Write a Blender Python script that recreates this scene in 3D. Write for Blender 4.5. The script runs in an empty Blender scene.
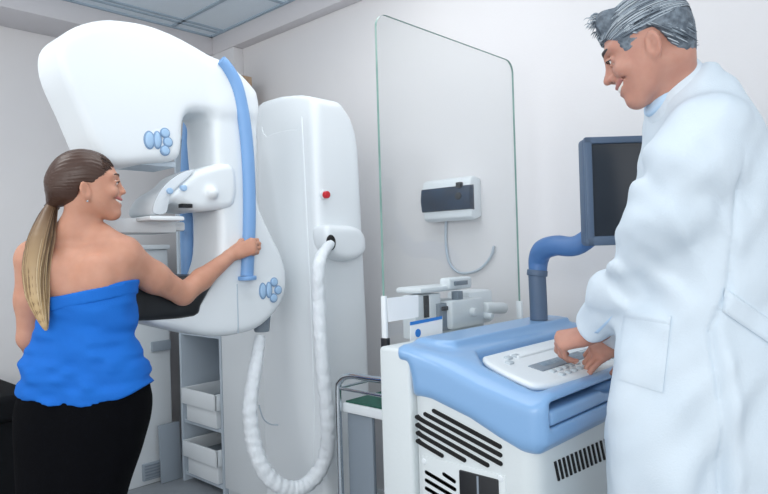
import bpy, bmesh, math, random
import numpy as np
from mathutils import Vector, Matrix

random.seed(7)
RNG = np.random.RandomState(11)
SC = bpy.context.scene
COL = SC.collection
PI = math.pi

# ------------------------------------------------------------------ camera
YAW, ROLL, PITCH, EYE, FPX = math.radians(43), math.radians(1.7), math.radians(0.3), 1.3, 640.0
F0 = np.array([math.cos(YAW), math.sin(YAW), 0.0])
R0 = np.array([math.sin(YAW), -math.cos(YAW), 0.0])
Z0 = np.array([0, 0, 1.0])
CF = math.cos(PITCH) * F0 + math.sin(PITCH) * Z0
U1 = math.cos(PITCH) * Z0 - math.sin(PITCH) * F0
CR = math.cos(ROLL) * R0 - math.sin(ROLL) * U1
CU = math.cos(ROLL) * U1 + math.sin(ROLL) * R0
CAM = np.array([0, 0, EYE])


def at(u, v, dep):
    """world point measured from the photograph at a chosen depth"""
    return CAM + dep * (CF + (u - 384) / FPX * CR + (247 - v) / FPX * CU)


def on(axis, val, u, v):
    """world point measured from the photograph on an axis-aligned plane of the room"""
    k = CF + (u - 384) / FPX * CR + (247 - v) / FPX * CU
    return CAM + k * ((val - CAM[axis]) / k[axis])


cam_d = bpy.data.cameras.new('camera')
cam_d.lens = FPX / 768 * 36
cam_d.sensor_width = 36
cam_d.clip_start = 0.05
cam = bpy.data.objects.new('camera', cam_d)
COL.objects.link(cam)
M = Matrix.Identity(4)
for i in range(3):
    M[i][0], M[i][1], M[i][2], M[i][3] = CR[i], CU[i], -CF[i], CAM[i]
cam.matrix_world = M
SC.camera = cam

# --------------------------------------------------------------- materials
def lin(c):
    if isinstance(c, str):
        c = [int(c[i:i + 2], 16) / 255 for i in (0, 2, 4)]
    return tuple(x / 12.92 if x <= .04045 else ((x + .055) / 1.055) ** 2.4 for x in c) + (1,)


def mat(name, col, rough=.5, metal=0, spec=.5, noise=None, bump=None, sss=0, coat=0, **kw):
    m = bpy.data.materials.new(name)
    m.use_nodes = True
    nt = m.node_tree
    b = nt.nodes['Principled BSDF']
    b.inputs['Base Color'].default_value = lin(col)
    b.inputs['Roughness'].default_value = rough
    b.inputs['Metallic'].default_value = metal
    b.inputs['Specular IOR Level'].default_value = spec
    b.inputs['Coat Weight'].default_value = coat
    if sss:
        b.inputs['Subsurface Weight'].default_value = sss
        b.inputs['Subsurface Radius'].default_value = (.012, .005, .003)
        b.inputs['Subsurface Scale'].default_value = 1
    tc = nt.nodes.new('ShaderNodeTexCoord')
    if noise:                                   # (scale, second colour, stretch)
        col2, scale, st = noise
        mp = nt.nodes.new('ShaderNodeMapping')
        mp.inputs['Scale'].default_value = st
        nz = nt.nodes.new('ShaderNodeTexNoise')
        nz.inputs['Scale'].default_value = scale
        nz.inputs['Detail'].default_value = 4
        mx = nt.nodes.new('ShaderNodeMix')
        mx.data_type = 'RGBA'
        rp = nt.nodes.new('ShaderNodeMapRange')
        rp.inputs['From Min'].default_value = .35
        rp.inputs['From Max'].default_value = .65
        mx.inputs['A'].default_value = lin(col)
        mx.inputs['B'].default_value = lin(col2)
        nt.links.new(tc.outputs['Object'], mp.inputs['Vector'])
        nt.links.new(mp.outputs['Vector'], nz.inputs['Vector'])
        nt.links.new(nz.outputs['Fac'], rp.inputs['Value'])
        nt.links.new(rp.outputs['Result'], mx.inputs['Factor'])
        nt.links.new(mx.outputs['Result'], b.inputs['Base Color'])
    if bump:                                    # (scale, strength, stretch)
        sc_, stg, st = bump
        mp = nt.nodes.new('ShaderNodeMapping')
        mp.inputs['Scale'].default_value = st
        nz = nt.nodes.new('ShaderNodeTexNoise')
        nz.inputs['Scale'].default_value = sc_
        nz.inputs['Detail'].default_value = 5
        bp = nt.nodes.new('ShaderNodeBump')
        bp.inputs['Strength'].default_value = stg
        bp.inputs['Distance'].default_value = .01
        nt.links.new(tc.outputs['Object'], mp.inputs['Vector'])
        nt.links.new(mp.outputs['Vector'], nz.inputs['Vector'])
        nt.links.new(nz.outputs['Fac'], bp.inputs['Height'])
        nt.links.new(bp.outputs['Normal'], b.inputs['Normal'])
    for k, v in kw.items():
        b.inputs[k.replace('_', ' ')].default_value = v
    return m


def glass_mat(name, tint, refl=.08, rough=0.0, haze=0.0, hazecol='dfe6ea'):
    """clear sheet: tinted transparency, a Fresnel reflection and a little milky haze"""
    m = bpy.data.materials.new(name)
    m.use_nodes = True
    nt = m.node_tree
    nt.nodes.clear()
    out = nt.nodes.new('ShaderNodeOutputMaterial')
    tr = nt.nodes.new('ShaderNodeBsdfTransparent')
    tr.inputs['Color'].default_value = lin(tint)
    gl = nt.nodes.new('ShaderNodeBsdfGlossy')
    gl.inputs['Roughness'].default_value = rough
    lw = nt.nodes.new('ShaderNodeLayerWeight')
    lw.inputs['Blend'].default_value = .5
    pw = nt.nodes.new('ShaderNodeMath')
    pw.operation = 'POWER'
    pw.inputs[1].default_value = 4
    fr = nt.nodes.new('ShaderNodeMath')
    fr.operation = 'MULTIPLY_ADD'
    fr.inputs[1].default_value = .55
    fr.inputs[2].default_value = refl * .5
    nt.links.new(lw.outputs['Facing'], pw.inputs[0])
    nt.links.new(pw.outputs[0], fr.inputs[0])
    df = nt.nodes.new('ShaderNodeBsdfDiffuse')
    df.inputs['Color'].default_value = lin(hazecol)
    m1 = nt.nodes.new('ShaderNodeMixShader')
    m1.inputs['Fac'].default_value = haze
    m2 = nt.nodes.new('ShaderNodeMixShader')
    nt.links.new(tr.outputs[0], m1.inputs[1])
    nt.links.new(df.outputs[0], m1.inputs[2])
    nt.links.new(fr.outputs[0], m2.inputs[0])
    nt.links.new(m1.outputs[0], m2.inputs[1])
    nt.links.new(gl.outputs[0], m2.inputs[2])
    nt.links.new(m2.outputs[0], out.inputs[0])
    return m


MT = dict(
    white=mat('white_plastic', 'e4eaee', .38, bump=(60, .02, (1, 1, 1))),
    white2=mat('white_enamel', 'dfe5e9', .45, bump=(40, .03, (1, 1, 1))),
    console=mat('console_white', 'd3dadc', .45, bump=(90, .04, (1, 1, 1))),
    blue=mat('blue_plastic', '82abd6', .30, spec=.6, coat=.15, bump=(90, .03, (1, 1, 1))),
    handle=mat('handle_blue', '7ba6d8', .45, bump=(80, .03, (1, 1, 1))),
    fieldblue=mat('button_blue', 'a3c4e4', .4, bump=(80, .02, (1, 1, 1))),
    black=mat('black_plastic', '14171c', .4, bump=(60, .04, (1, 1, 1))),
    slot=mat('dark_slot', '08090b', .8, bump=(60, .04, (1, 1, 1))),
    wall=mat('wall_paint', 'e2e1e2', .85, bump=(120, .05, (1, 1, 1)), noise=('dfdee0', 1.5, (1, 1, 1))),
    soffit=mat('soffit_paint', 'd9d7da', .85, bump=(120, .05, (1, 1, 1))),
    floor=mat('floor_vinyl', '9aa0a6', .45, noise=('8f959c', 9, (1, 1, 1))),
    tile=mat('ceiling_tile', 'e2edf5', .9, noise=('dae8f3', 160, (1, 1, 1)), bump=(200, .15, (1, 1, 1))),
    tbar=mat('ceiling_bar', 'a9bccb', .6, bump=(60, .02, (1, 1, 1))),
    chrome=mat('chrome', 'cfd6dc', .18, metal=1, bump=(30, .02, (1, 1, 1))),
    steel=mat('steel', 'b9c2ca', .35, metal=.8, bump=(30, .02, (1, 1, 1))),
    grey=mat('grey_panel', '98a3ae', .5, bump=(40, .03, (1, 1, 1))),
    palegrey=mat('pale_grey', 'bcc8d3', .5, bump=(40, .03, (1, 1, 1))),
    midgrey=mat('mid_grey', '7f8a95', .5, bump=(40, .03, (1, 1, 1))),
    green=mat('green_mat', '1f5a4c', .8, noise=('19493f', 60, (1, 1, 1))),
    red=mat('red_button', 'c8202c', .35, bump=(40, .02, (1, 1, 1))),
    paper=mat('paper', 'f1f4f6', .8, bump=(80, .02, (1, 1, 1))),
    printblue=mat('print_blue', '2f7fd0', .7, bump=(80, .02, (1, 1, 1))),
    card=mat('cardboard', 'b79c82', .85, noise=('ad9177', 30, (1, 6, 1))),
    monitor=mat('monitor_plastic', '51647c', .5, bump=(90, .04, (1, 1, 1))),
    armblue=mat('arm_paint', '4a73a8', .45, bump=(90, .03, (1, 1, 1))),
    screen=mat('screen_glass', '262d36', .22, bump=(5, .005, (1, 1, 1))),
    lcd=mat('lcd_grey', '8697a5', .3, noise=('6c8193', 120, (1, 1, 1))),
    key=mat('key_grey', 'b9c3ca', .5, bump=(60, .02, (1, 1, 1))),
    sleeve=mat('hose_cover', 'e4eaef', .75, bump=(55, .6, (1, 1, .5))),
    tint=mat('tinted_cover', '16263a', .35, spec=.3, noise=('24405c', 6, (1, 1, 1))),
    ring=mat('button_rim', '7d9bbd', .5, bump=(80, .02, (1, 1, 1))),
    couch=mat('black_vinyl', '0e1014', .85, spec=.2, bump=(70, .1, (1, 1, 1))),
    glass=glass_mat('shield_glass', 'fcfdfd', .06, haze=.012),
    edge=mat('glass_edge', '7fa39b', .25, noise=('6b8f88', 12, (1, 1, 1))),
    acrylic=glass_mat('clear_acrylic', 'f0f5f8', .09, haze=.75, hazecol='f0f5f8'),
    frost=glass_mat('frosted_plastic', 'eaf1f6', .09, rough=.1, haze=.72, hazecol='edf3f8'),
    guard=glass_mat('face_guard_plastic', 'eaf1f6', .09, rough=.1, haze=.85, hazecol='f3f7fa'),
)

# ------------------------------------------------------------ object helpers
ORIGIN = {}


def tag(o, label=None, cat=None, group=None, kind=None):
    for k, v in (('label', label), ('category', cat), ('group', group), ('kind', kind)):
        if v:
            o[k] = v
    return o


def thing(name, loc, label, cat, group=None, rz=0.0):
    o = bpy.data.objects.new(name, None)
    o.empty_display_size = .1
    COL.objects.link(o)
    o.location = loc
    o.rotation_euler = (0, 0, rz)
    ORIGIN[o.name] = (Matrix.Translation(loc) @ Matrix.Rotation(rz, 4, 'Z')).inverted()
    return tag(o, label, cat, group)


def link(name, me, material, parent=None, sharp=40):
    o = bpy.data.objects.new(name, me)
    COL.objects.link(o)
    mats = material if isinstance(material, (list, tuple)) else [material]
    for m in mats:
        me.materials.append(m)
    me.polygons.foreach_set('use_smooth', [True] * len(me.polygons))
    if sharp:
        me.set_sharp_from_angle(angle=math.radians(sharp))
    me.update()
    if parent is not None:
        inv = ORIGIN.get(parent.name)
        if inv is not None and parent.type != 'EMPTY' and parent.parent is None:
            pass
        o.parent = parent
        root = parent
        while root.parent is not None:
            root = root.parent
        inv = ORIGIN.get(root.name)
        if inv is not None:
            me.transform(inv)
        ORIGIN[o.name] = None
    return o


class MB:
    """collects boxes, prisms, tubes into ONE mesh"""

    def __init__(s):
        s.v, s.f, s.mi = [], [], []
        s.cur = 0

    def _take(s, bm, mi=None):
        n = len(s.v)
        bm.verts.ensure_lookup_table()
        bm.verts.index_update()
        s.v += [tuple(v.co) for v in bm.verts]
        for f in bm.faces:
            s.f.append([n + v.index for v in f.verts])
            s.mi.append(s.cur if mi is None else mi)
        bm.free()
        return s

    def box(s, lo, hi, bev=.004, seg=2, rot=None, mi=None):
        bm = bmesh.new()
        bmesh.ops.create_cube(bm, size=1)
        lo, hi = Vector(lo), Vector(hi)
        c, d = (lo + hi) / 2, hi - lo
        for v in bm.verts:
            v.co = Vector((v.co.x * d.x, v.co.y * d.y, v.co.z * d.z))
        b = min(bev, min(abs(d.x), abs(d.y), abs(d.z)) * .45)
        if b > 0:
            bmesh.ops.bevel(bm, geom=list(bm.edges), offset=b, segments=seg, affect='EDGES', profile=.5)
        for v in bm.verts:
            v.co = (rot @ v.co if rot else v.co) + c
        return s._take(bm, mi)

    def prism(s, pts, ext, bev=.003, seg=2, mi=None):
        """closed 3-D polygon extruded along vector ext"""
        bm = bmesh.new()
        e = Vector(ext)
        a = [bm.verts.new(Vector(p)) for p in pts]
        f = bm.faces.new(a)
        r = bmesh.ops.extrude_face_region(bm, geom=[f])
        for g in r['geom']:
            if isinstance(g, bmesh.types.BMVert):
                g.co += e
        bmesh.ops.recalc_face_normals(bm, faces=bm.faces)
        if bev > 0:
            ed = [x for x in bm.edges if len(x.link_faces) == 2 and x.calc_face_angle(0) > math.radians(50)]
            bmesh.ops.bevel(bm, geom=ed, offset=bev, segments=seg, affect='EDGES', profile=.5)
        return s._take(bm, mi)

    def cyl(s, p0, p1, r, r1=None, n=20, bev=0, mi=None):
        bm = bmesh.new()
        p0, p1 = Vector(p0), Vector(p1)
        L = (p1 - p0).length
        bmesh.ops.create_cone(bm, cap_ends=True, segments=n, radius1=r, radius2=r if r1 is None else r1, depth=L)
        if bev:
            ed = [x for x in bm.edges if len(x.link_faces) == 2 and x.calc_face_angle(0) > math.radians(60)]
            bmesh.ops.bevel(bm, geom=ed, offset=bev, segments=3, affect='EDGES', profile=.5)
        q = Vector((0, 0, 1)).rotation_difference((p1 - p0).normalized()).to_matrix()
        for v in bm.verts:
            v.co = q @ v.co + (p0 + p1) / 2
        return s._take(bm, mi)

    def ball(s, c, r, mi=None, u=20, v=14):
        bm = bmesh.new()
        bmesh.ops.create_uvsphere(bm, u_segments=u, v_segments=v, radius=1)
        r = r if hasattr(r, '__len__') else (r, r, r)
        for w in bm.verts:
            w.co = Vector((w.co.x * r[0] + c[0], w.co.y * r[1] + c[1], w.co.z * r[2] + c[2]))
        return s._take(bm, mi)

    def tube(s, path, r, n=12, sub=6, squash=None, wr=None, mi=None):
        """smooth tube along a path; r number or list; squash=(axis vector, factor); wr=wrinkle amplitude"""
        P = spline(path, sub) if sub > 1 else [Vector(p) for p in path]
        m = len(P)
        rr = [r] * m if not hasattr(r, '__len__') else list(np.interp(np.linspace(0, len(r) - 1, m), range(len(r)), r))
        n0 = len(s.v)
        up = None
        for i, p in enumerate(P):
            t = (P[min(i + 1, m - 1)] - P[max(i - 1, 0)]).normalized()
            if up is None:
                up = Vector((0, 0, 1)) if abs(t.z) < .9 else Vector((1, 0, 0))
                up = (up - t * up.dot(t)).normalized()
            else:
                up = (up - t * up.dot(t)).normalized()
            sd = t.cross(up)
            for k in range(n):
                a = 2 * PI * k / n
                rk = rr[i]
                if wr:
                    rk *= 1 + wr * (math.sin(i * 1.3 + 1.7 * math.sin(a + i * .17)) + .6 * math.sin(i * 2.1 + 3 * a) + .5 * math.sin(i * .37 + 2 * a))
                o = up * math.cos(a) * rk + sd * math.sin(a) * rk
                if squash:
                    ax = Vector(squash[0])
                    o += ax * (o.dot(ax)) * (squash[1] - 1)
                s.v.append(tuple(p + o))
        for i in range(m - 1):
            for k in range(n):
                a, b = n0 + i * n + k, n0 + i * n + (k + 1) % n
                s.f.append([a, b, b + n, a + n])
                s.mi.append(s.cur if mi is None else mi)
        for i, rev in ((0, True), (m - 1, False)):
            ring = [n0 + i * n + k for k in range(n)]
            s.f.append(ring[::-1] if rev else ring)
            s.mi.append(s.cur if mi is None else mi)
        return s

    def build(s, name, material, parent=None, sharp=40, **tg):
        me = bpy.data.meshes.new(name)
        me.from_pydata(s.v, [], s.f)
        me.polygons.foreach_set('material_index', s.mi)
        me.validate()
        bm = bmesh.new()
        bm.from_mesh(me)
        bmesh.ops.recalc_face_normals(bm, faces=bm.faces)
        bm.to_mesh(me)
        bm.free()
        o = link(name, me, material, parent, sharp)
        return tag(o, **tg)


def spline(path, sub):
    P = [Vector(p) for p in path]
    out = []
    for i in range(len(P) - 1):
        a, b, c, d = P[max(i - 1, 0)], P[i], P[i + 1], P[min(i + 2, len(P) - 1)]
        for k in range(sub):
            t = k / sub
            out.append(.5 * ((2 * b) + (c - a) * t + (2 * a - 5 * b + 4 * c - d) * t * t + (3 * b - a - 3 * c + d) * t ** 3))
    out.append(P[-1])
    return out


# ------------------------------------------------- implicit-surface modeller
def axis(*seg):
    out = []
    for lo, hi, h in seg:
        n = max(2, int(round((hi - lo) / h)))
        out += list(np.linspace(lo, hi, n, endpoint=False))
    out.append(seg[-1][1])
    return np.array(out, np.float32)


def smin(a, b, k):
    if k <= 0:
        return np.minimum(a, b)
    h = np.maximum(k - np.abs(a - b), 0) / k
    return np.minimum(a, b) - h * h * k * .25


class Fld:
    def __init__(s, x, y, z):
        s.x, s.y, s.z = x, y, z
        s.d = np.full((len(x), len(y), len(z)), .5, np.float32)

    def copy(s):
        f = Fld.__new__(Fld)
        f.x, f.y, f.z, f.d = s.x, s.y, s.z, s.d.copy()
        return f

    def XYZ(s):
        return s.x[:, None, None], s.y[None, :, None], s.z[None, None, :]

    def op(s, fn, lo, hi, k=.0, mode='u', m=.03):
        m = m + k
        sl = []
        for ax, l, h in zip((s.x, s.y, s.z), lo, hi):
            i0, i1 = np.searchsorted(ax, l - m), np.searchsorted(ax, h + m)
            if i1 <= i0:
                return s
            sl.append(slice(i0, i1))
        sl = tuple(sl)
        v = fn(s.x[sl[0]][:, None, None], s.y[sl[1]][None, :, None], s.z[sl[2]][None, None, :]).astype(np.float32)
        c = s.d[sl]
        if mode == 'u':
            s.d[sl] = smin(c, v, k)
        elif mode == 's':
            s.d[sl] = -smin(-c, v, k)
        return s

    def cap(s, a, b, ra, rb=None, k=.02, mode='u'):
        a, b = np.array(a, float), np.array(b, float)
        rb = ra if rb is None else rb
        ab = b - a
        L2 = max(float(ab @ ab), 1e-9)
        r = max(ra, rb)

        def fn(X, Y, Z):
            px, py, pz = X - a[0], Y - a[1], Z - a[2]
            t = np.clip((px * ab[0] + py * ab[1] + pz * ab[2]) / L2, 0, 1)
            return np.sqrt((px - t * ab[0]) ** 2 + (py - t * ab[1]) ** 2 + (pz - t * ab[2]) ** 2) - (ra + (rb - ra) * t)
        return s.op(fn, np.minimum(a, b) - r, np.maximum(a, b) + r, k, mode)

    def chain(s, pts, rs, k=.02, mode='u'):
        for i in range(len(pts) - 1):
            s.cap(pts[i], pts[i + 1], rs[i], rs[i + 1], k, mode)
        return s

    def ell(s, c, r, Rm=None, k=.02, mode='u'):
        c, r = np.array(c, float), np.array(r, float)
        Rm = np.eye(3) if Rm is None else Rm
        ext = np.sqrt(((Rm * r[None, :]) ** 2).sum(1))

        def fn(X, Y, Z):
            p = (X - c[0], Y - c[1], Z - c[2])
            q = [(p[0] * Rm[0, i] + p[1] * Rm[1, i] + p[2] * Rm[2, i]) for i in range(3)]
            k0 = np.sqrt(sum((q[i] / r[i]) ** 2 for i in range(3)))
            k1 = np.sqrt(sum((q[i] / r[i] ** 2) ** 2 for i in range(3))) + 1e-6
            return k0 * (k0 - 1) / k1
        return s.op(fn, c - ext, c + ext, k, mode)

    def loft(s, secs, k=.02, mode='u', p=2.0, zcut=True):
        """secs rows: z, cx, cy, rx, ry (z ascending)"""
        S = np.array(sorted(secs), float)
        lo = (min(S[:, 1] - S[:, 3]), min(S[:, 2] - S[:, 4]), S[0, 0])
        hi = (max(S[:, 1] + S[:, 3]), max(S[:, 2] + S[:, 4]), S[-1, 0])

        def fn(X, Y, Z):
            z = Z[0, 0]
            zi = smooth_interp(z, S)
            cx, cy, rx, ry = [q[None, None, :] for q in zi]
            ax, ay = np.abs(X - cx) / rx, np.abs(Y - cy) / ry
            n = (ax ** p + ay ** p) ** (1 / p)
            d = (n - 1) * np.minimum(rx, ry)
            return np.maximum(d, np.maximum(S[0, 0] - Z, Z - S[-1, 0]))
        return s.op(fn, lo, hi, k, mode)

    def fn(s, f):
        s.d = f(s.d, *s.XYZ()).astype(np.float32)
        return s

    def mesh(s):
        return surface_nets(s.d, s.x, s.y, s.z)

    def build(s, name, material, parent=None, smooth=1, colour=None, **tg):
        V, Q = s.mesh()
        for _ in range(smooth):
            V = relax(V, Q)
        return tag(mesh_np(name, V, Q, material, parent, colour), **tg)


def smooth_interp(z, S):
    out = []
    zz = np.clip(z, S[0, 0], S[-1, 0])
    i = np.clip(np.searchsorted(S[:, 0], zz) - 1, 0, len(S) - 2)
    t = (zz - S[i, 0]) / (S[i + 1, 0] - S[i, 0])
    for c in range(1, 5):
        y = S[:, c]
        m = np.gradient(y, S[:, 0])
        h = S[i + 1, 0] - S[i, 0]
        out.append((2 * t ** 3 - 3 * t ** 2 + 1) * y[i] + (t ** 3 - 2 * t ** 2 + t) * h * m[i] + (-2 * t ** 3 + 3 * t ** 2) * y[i + 1] + (t ** 3 - t ** 2) * h * m[i + 1])
    return out


def surface_nets(d, xs, ys, zs):
    nx, ny, nz = d.shape
    ins = d < 0
    cnt = np.zeros((nx - 1, ny - 1, nz - 1), np.int8)
    for i in (0, 1):
        for j in (0, 1):
            for k in (0, 1):
                cnt += ins[i:nx - 1 + i, j:ny - 1 + j, k:nz - 1 + k]
    act = (cnt > 0) & (cnt < 8)
    I, J, K = np.nonzero(act)
    n = len(I)
    idx = np.full(act.shape, -1, np.int32)
    idx[I, J, K] = np.arange(n)
    acc = np.zeros((n, 3), np.float64)
    num = np.zeros(n)
    corners = [(i, j, k) for i in (0, 1) for j in (0, 1) for k in (0, 1)]
    cv = {c: d[I + c[0], J + c[1], K + c[2]] for c in corners}
    cp = {c: np.stack([xs[I + c[0]], ys[J + c[1]], zs[K + c[2]]], 1).astype(np.float64) for c in corners}
    for a in corners:
        for ax in range(3):
            if a[ax] == 0:
                b = list(a)
                b[ax] = 1
                b = tuple(b)
                va, vb = cv[a], cv[b]
                m = (va < 0) != (vb < 0)
                t = np.where(m, va / np.where(m, va - vb, 1), 0)
                p = cp[a] + (cp[b] - cp[a]) * t[:, None]
                acc += p * m[:, None]
                num += m
    V = acc / num[:, None]
    quads = []
    for ax in range(3):
        sl0 = [slice(None)] * 3
        sl1 = [slice(None)] * 3
        sl0[ax] = slice(0, -1)
        sl1[ax] = slice(1, None)
        a, b = ins[tuple(sl0)], ins[tuple(sl1)]
        E = np.array(np.nonzero(a != b)).T
        o1, o2 = [(1, 2), (2, 0), (0, 1)][ax]
        ok = (E[:, o1] > 0) & (E[:, o2] > 0) & (E[:, o1] < d.shape[o1] - 1) & (E[:, o2] < d.shape[o2] - 1)
        E = E[ok]
        if not len(E):
            continue
        flip = b[E[:, 0], E[:, 1], E[:, 2]]

        def cell(du, dv):
            c = E.copy()
            c[:, o1] -= du
            c[:, o2] -= dv
            return idx[c[:, 0], c[:, 1], c[:, 2]]
        q = np.stack([cell(1, 1), cell(0, 1), cell(0, 0), cell(1, 0)], 1)
        q[flip] = q[flip][:, ::-1]
        quads.append(q)
    return V, np.concatenate(quads)


def relax(V, Q, lam=.5):
    acc = np.zeros_like(V)
    num = np.zeros(len(V))
    for a, b in ((0, 1), (1, 2), (2, 3), (3, 0)):
        np.add.at(acc, Q[:, a], V[Q[:, b]])
        np.add.at(num, Q[:, a], 1)
    return V + lam * (acc / np.maximum(num, 1)[:, None] - V)


def mesh_np(name, V, Q, material, parent=None, colour=None):
    me = bpy.data.meshes.new(name)
    me.vertices.add(len(V))
    me.vertices.foreach_set('co', V.astype(np.float32).ravel())
    me.loops.add(Q.size)
    me.loops.foreach_set('vertex_index', Q.astype(np.int32).ravel())
    me.polygons.add(len(Q))
    me.polygons.foreach_set('loop_start', np.arange(0, Q.size, 4, dtype=np.int32))
    me.update(calc_edges=True)
    if colour is not None:
        c = V[Q].mean(1)
        me.polygons.foreach_set('material_index', colour(c).astype(np.int32))
    me.validate()
    return link(name, me, material, parent, sharp=0)


LAT = RNG.rand(32, 32, 32).astype(np.float32)


def vnoise(X, Y, Z, sx, sy, sz, seed=0):
    X, Y, Z = np.broadcast_arrays(X * sx + seed * 3.1, Y * sy + seed * 5.7, Z * sz + seed * 1.3)
    xi, yi, zi = np.floor(X).astype(int), np.floor(Y).astype(int), np.floor(Z).astype(int)
    fx, fy, fz = X - xi, Y - yi, Z - zi
    fx, fy, fz = [t * t * (3 - 2 * t) for t in (fx, fy, fz)]
    r = 0
    for i in (0, 1):
        for j in (0, 1):
            for k in (0, 1):
                r = r + LAT[(xi + i) % 32, (yi + j) % 32, (zi + k) % 32] * (fx if i else 1 - fx) * (fy if j else 1 - fy) * (fz if k else 1 - fz)
    return r - .5


def poly_sdf(P, U, Vv):
    """signed distance to polygon P at points (U,Vv) broadcast arrays"""
    P = np.array(P, float)
    U, Vv = np.broadcast_arrays(U, Vv)
    d = np.full(U.shape, 1e9)
    s = np.ones(U.shape)
    n = len(P)
    for i in range(n):
        a, b = P[i], P[i - 1]
        e = b - a
        wu, wv = U - a[0], Vv - a[1]
        t = np.clip((wu * e[0] + wv * e[1]) / (e @ e), 0, 1)
        d = np.minimum(d, (wu - e[0] * t) ** 2 + (wv - e[1] * t) ** 2)
        c1, c2, c3 = Vv >= a[1], Vv < b[1], e[0] * wv > e[1] * wu
        s = np.where((c1 & c2 & c3) | (~c1 & ~c2 & ~c3), -s, s)
    return s * np.sqrt(d)


def smooth_poly(P, sub=5):
    P = [Vector((p[0], p[1], 0)) for p in P]
    n = len(P)
    out = []
    for i in range(n):
        a, b, c, d = P[i - 1], P[i], P[(i + 1) % n], P[(i + 2) % n]
        for k in range(sub):
            t = k / sub
            q = .5 * ((2 * b) + (c - a) * t + (2 * a - 5 * b + 4 * c - d) * t * t + (3 * b - a - 3 * c + d) * t ** 3)
            out.append((q.x, q.y))
    return out


def slab(fld, P, y0, y1, r, ax=(0, 2, 1)):
    """polygon P in axes ax[0],ax[1], extruded y0..y1 along ax[2], every edge rounded by r"""
    X, Y, Z = fld.XYZ()
    C3 = (X, Y, Z)
    d2 = poly_sdf(P, C3[ax[0]], C3[ax[1]]) + r
    w = np.abs(C3[ax[2]] - (y0 + y1) / 2) - (y1 - y0) / 2 + r
    d2, w = np.broadcast_arrays(d2, w)
    return np.minimum(np.maximum(d2, w), 0) + np.sqrt(np.maximum(d2, 0) ** 2 + np.maximum(w, 0) ** 2) - r

# =================================================================== SETTING
WA, WB, ZC, ZS = 2.345, 3.876, 2.7, 2.584          # right wall plane, left wall plane, ceiling, soffit underside
SA, SB = 2.27, 3.57                                # soffit faces
X0_, Y0_ = -1.6, -2.6                              # room extends behind the camera


def struct(mb, name, m):
    return mb.build(name, m, kind='structure')


struct(MB().box((X0_, Y0_, -.1), (WA + .12, WB + .12, 0), 0), 'floor', MT['floor'])
struct(MB().box((X0_, Y0_, ZC), (WA + .12, WB + .12, ZC + .1), 0), 'ceiling', MT['tile'])
struct(MB().box((WA, Y0_, 0), (WA + .12, WB + .12, ZC), 0), 'wall_right', MT['wall'])
struct(MB().box((X0_, WB, 0), (WA, WB + .12, ZC), 0), 'wall_left', MT['wall'])
struct(MB().box((X0_, SB, ZS), (WA, WB, ZC), .004), 'trim_1', MT['soffit'])
struct(MB().box((SA, Y0_, ZS), (WA, SB, ZC), .004), 'trim_2', MT['soffit'])
struct(MB().box((SA + .003, 3.34, 0), (WA, WB, ZS), .004), 'trim_3', MT['wall'])
g = MB()
for a in np.arange(1.987 - 3 * .6, 2.2, .6):
    g.box((a - .012, Y0_, ZC - .006), (a + .012, SB, ZC + .01), .001)
for b in np.arange(2.82 - 9 * .6, 3.5, .6):
    g.box((X0_, b - .012, ZC - .006), (SA, b + .012, ZC + .01), .001)
g.box((X0_, 3.46, ZC - .006), (SA, 3.48, ZC + .01), .001)
g.box((X0_, SB - .02, ZC - .008), (SA, SB, ZC + .01), .001).box((SA - .02, Y0_, ZC - .008), (SA, SB, ZC + .01), .001)
struct(g, 'trim_4', MT['tbar'])
struct(MB().box((X0_, WB - .012, 0), (SA, WB, .09), .003), 'baseboard_left', MT['white2'])
struct(MB().box((WA - .012, Y0_, 0), (WA, 3.34, .09), .003), 'baseboard_right', MT['white2'])

# ======================================================= MAMMOGRAPHY MACHINE
mach = thing('mammography_machine', (1.75, 2.2, 0),
             'large white mammography machine with blue grab handles that the woman holds', 'medical machine')

# column
f = Fld(axis((1.66, 2.12, .01)), axis((1.93, 2.48, .01)), axis((-.02, .1, .02), (.1, 1.7, .02), (1.7, 2.04, .01)))
colp = [(1.735, 0), (2.03, 0), (2.02, 1.0), (1.998, 1.74), (1.985, 1.82), (1.955, 1.885), (1.90, 1.94), (1.83, 1.985), (1.77, 2.0), (1.745, 1.995), (1.735, 1.96)]
f.d = slab(f, colp, 1.985, 2.41, .035).astype(np.float32)
colb = [(1.985, 0), (2.415, 0), (2.415, 1.89), (2.40, 1.95), (2.35, 1.985), (2.22, 1.985), (2.08, 1.965), (2.01, 1.945), (1.985, 1.92)]
f.d = np.maximum(f.d, slab(f, colb, 1.6, 2.2, .03, ax=(1, 2, 0))).astype(np.float32)
column = f.build('column', MT['white'], mach, 2)
# shallow raised panel on the patient side of the column
MB().prism([(1.739, b, z) for b, z in smooth_poly([(2.06, .35), (2.35, .35), (2.35, 1.75), (2.31, 1.82), (2.10, 1.82), (2.06, 1.75)], 4)], (-.007, 0, 0), .003, 3).build('front_panel', MT['white'], mach)
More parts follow.
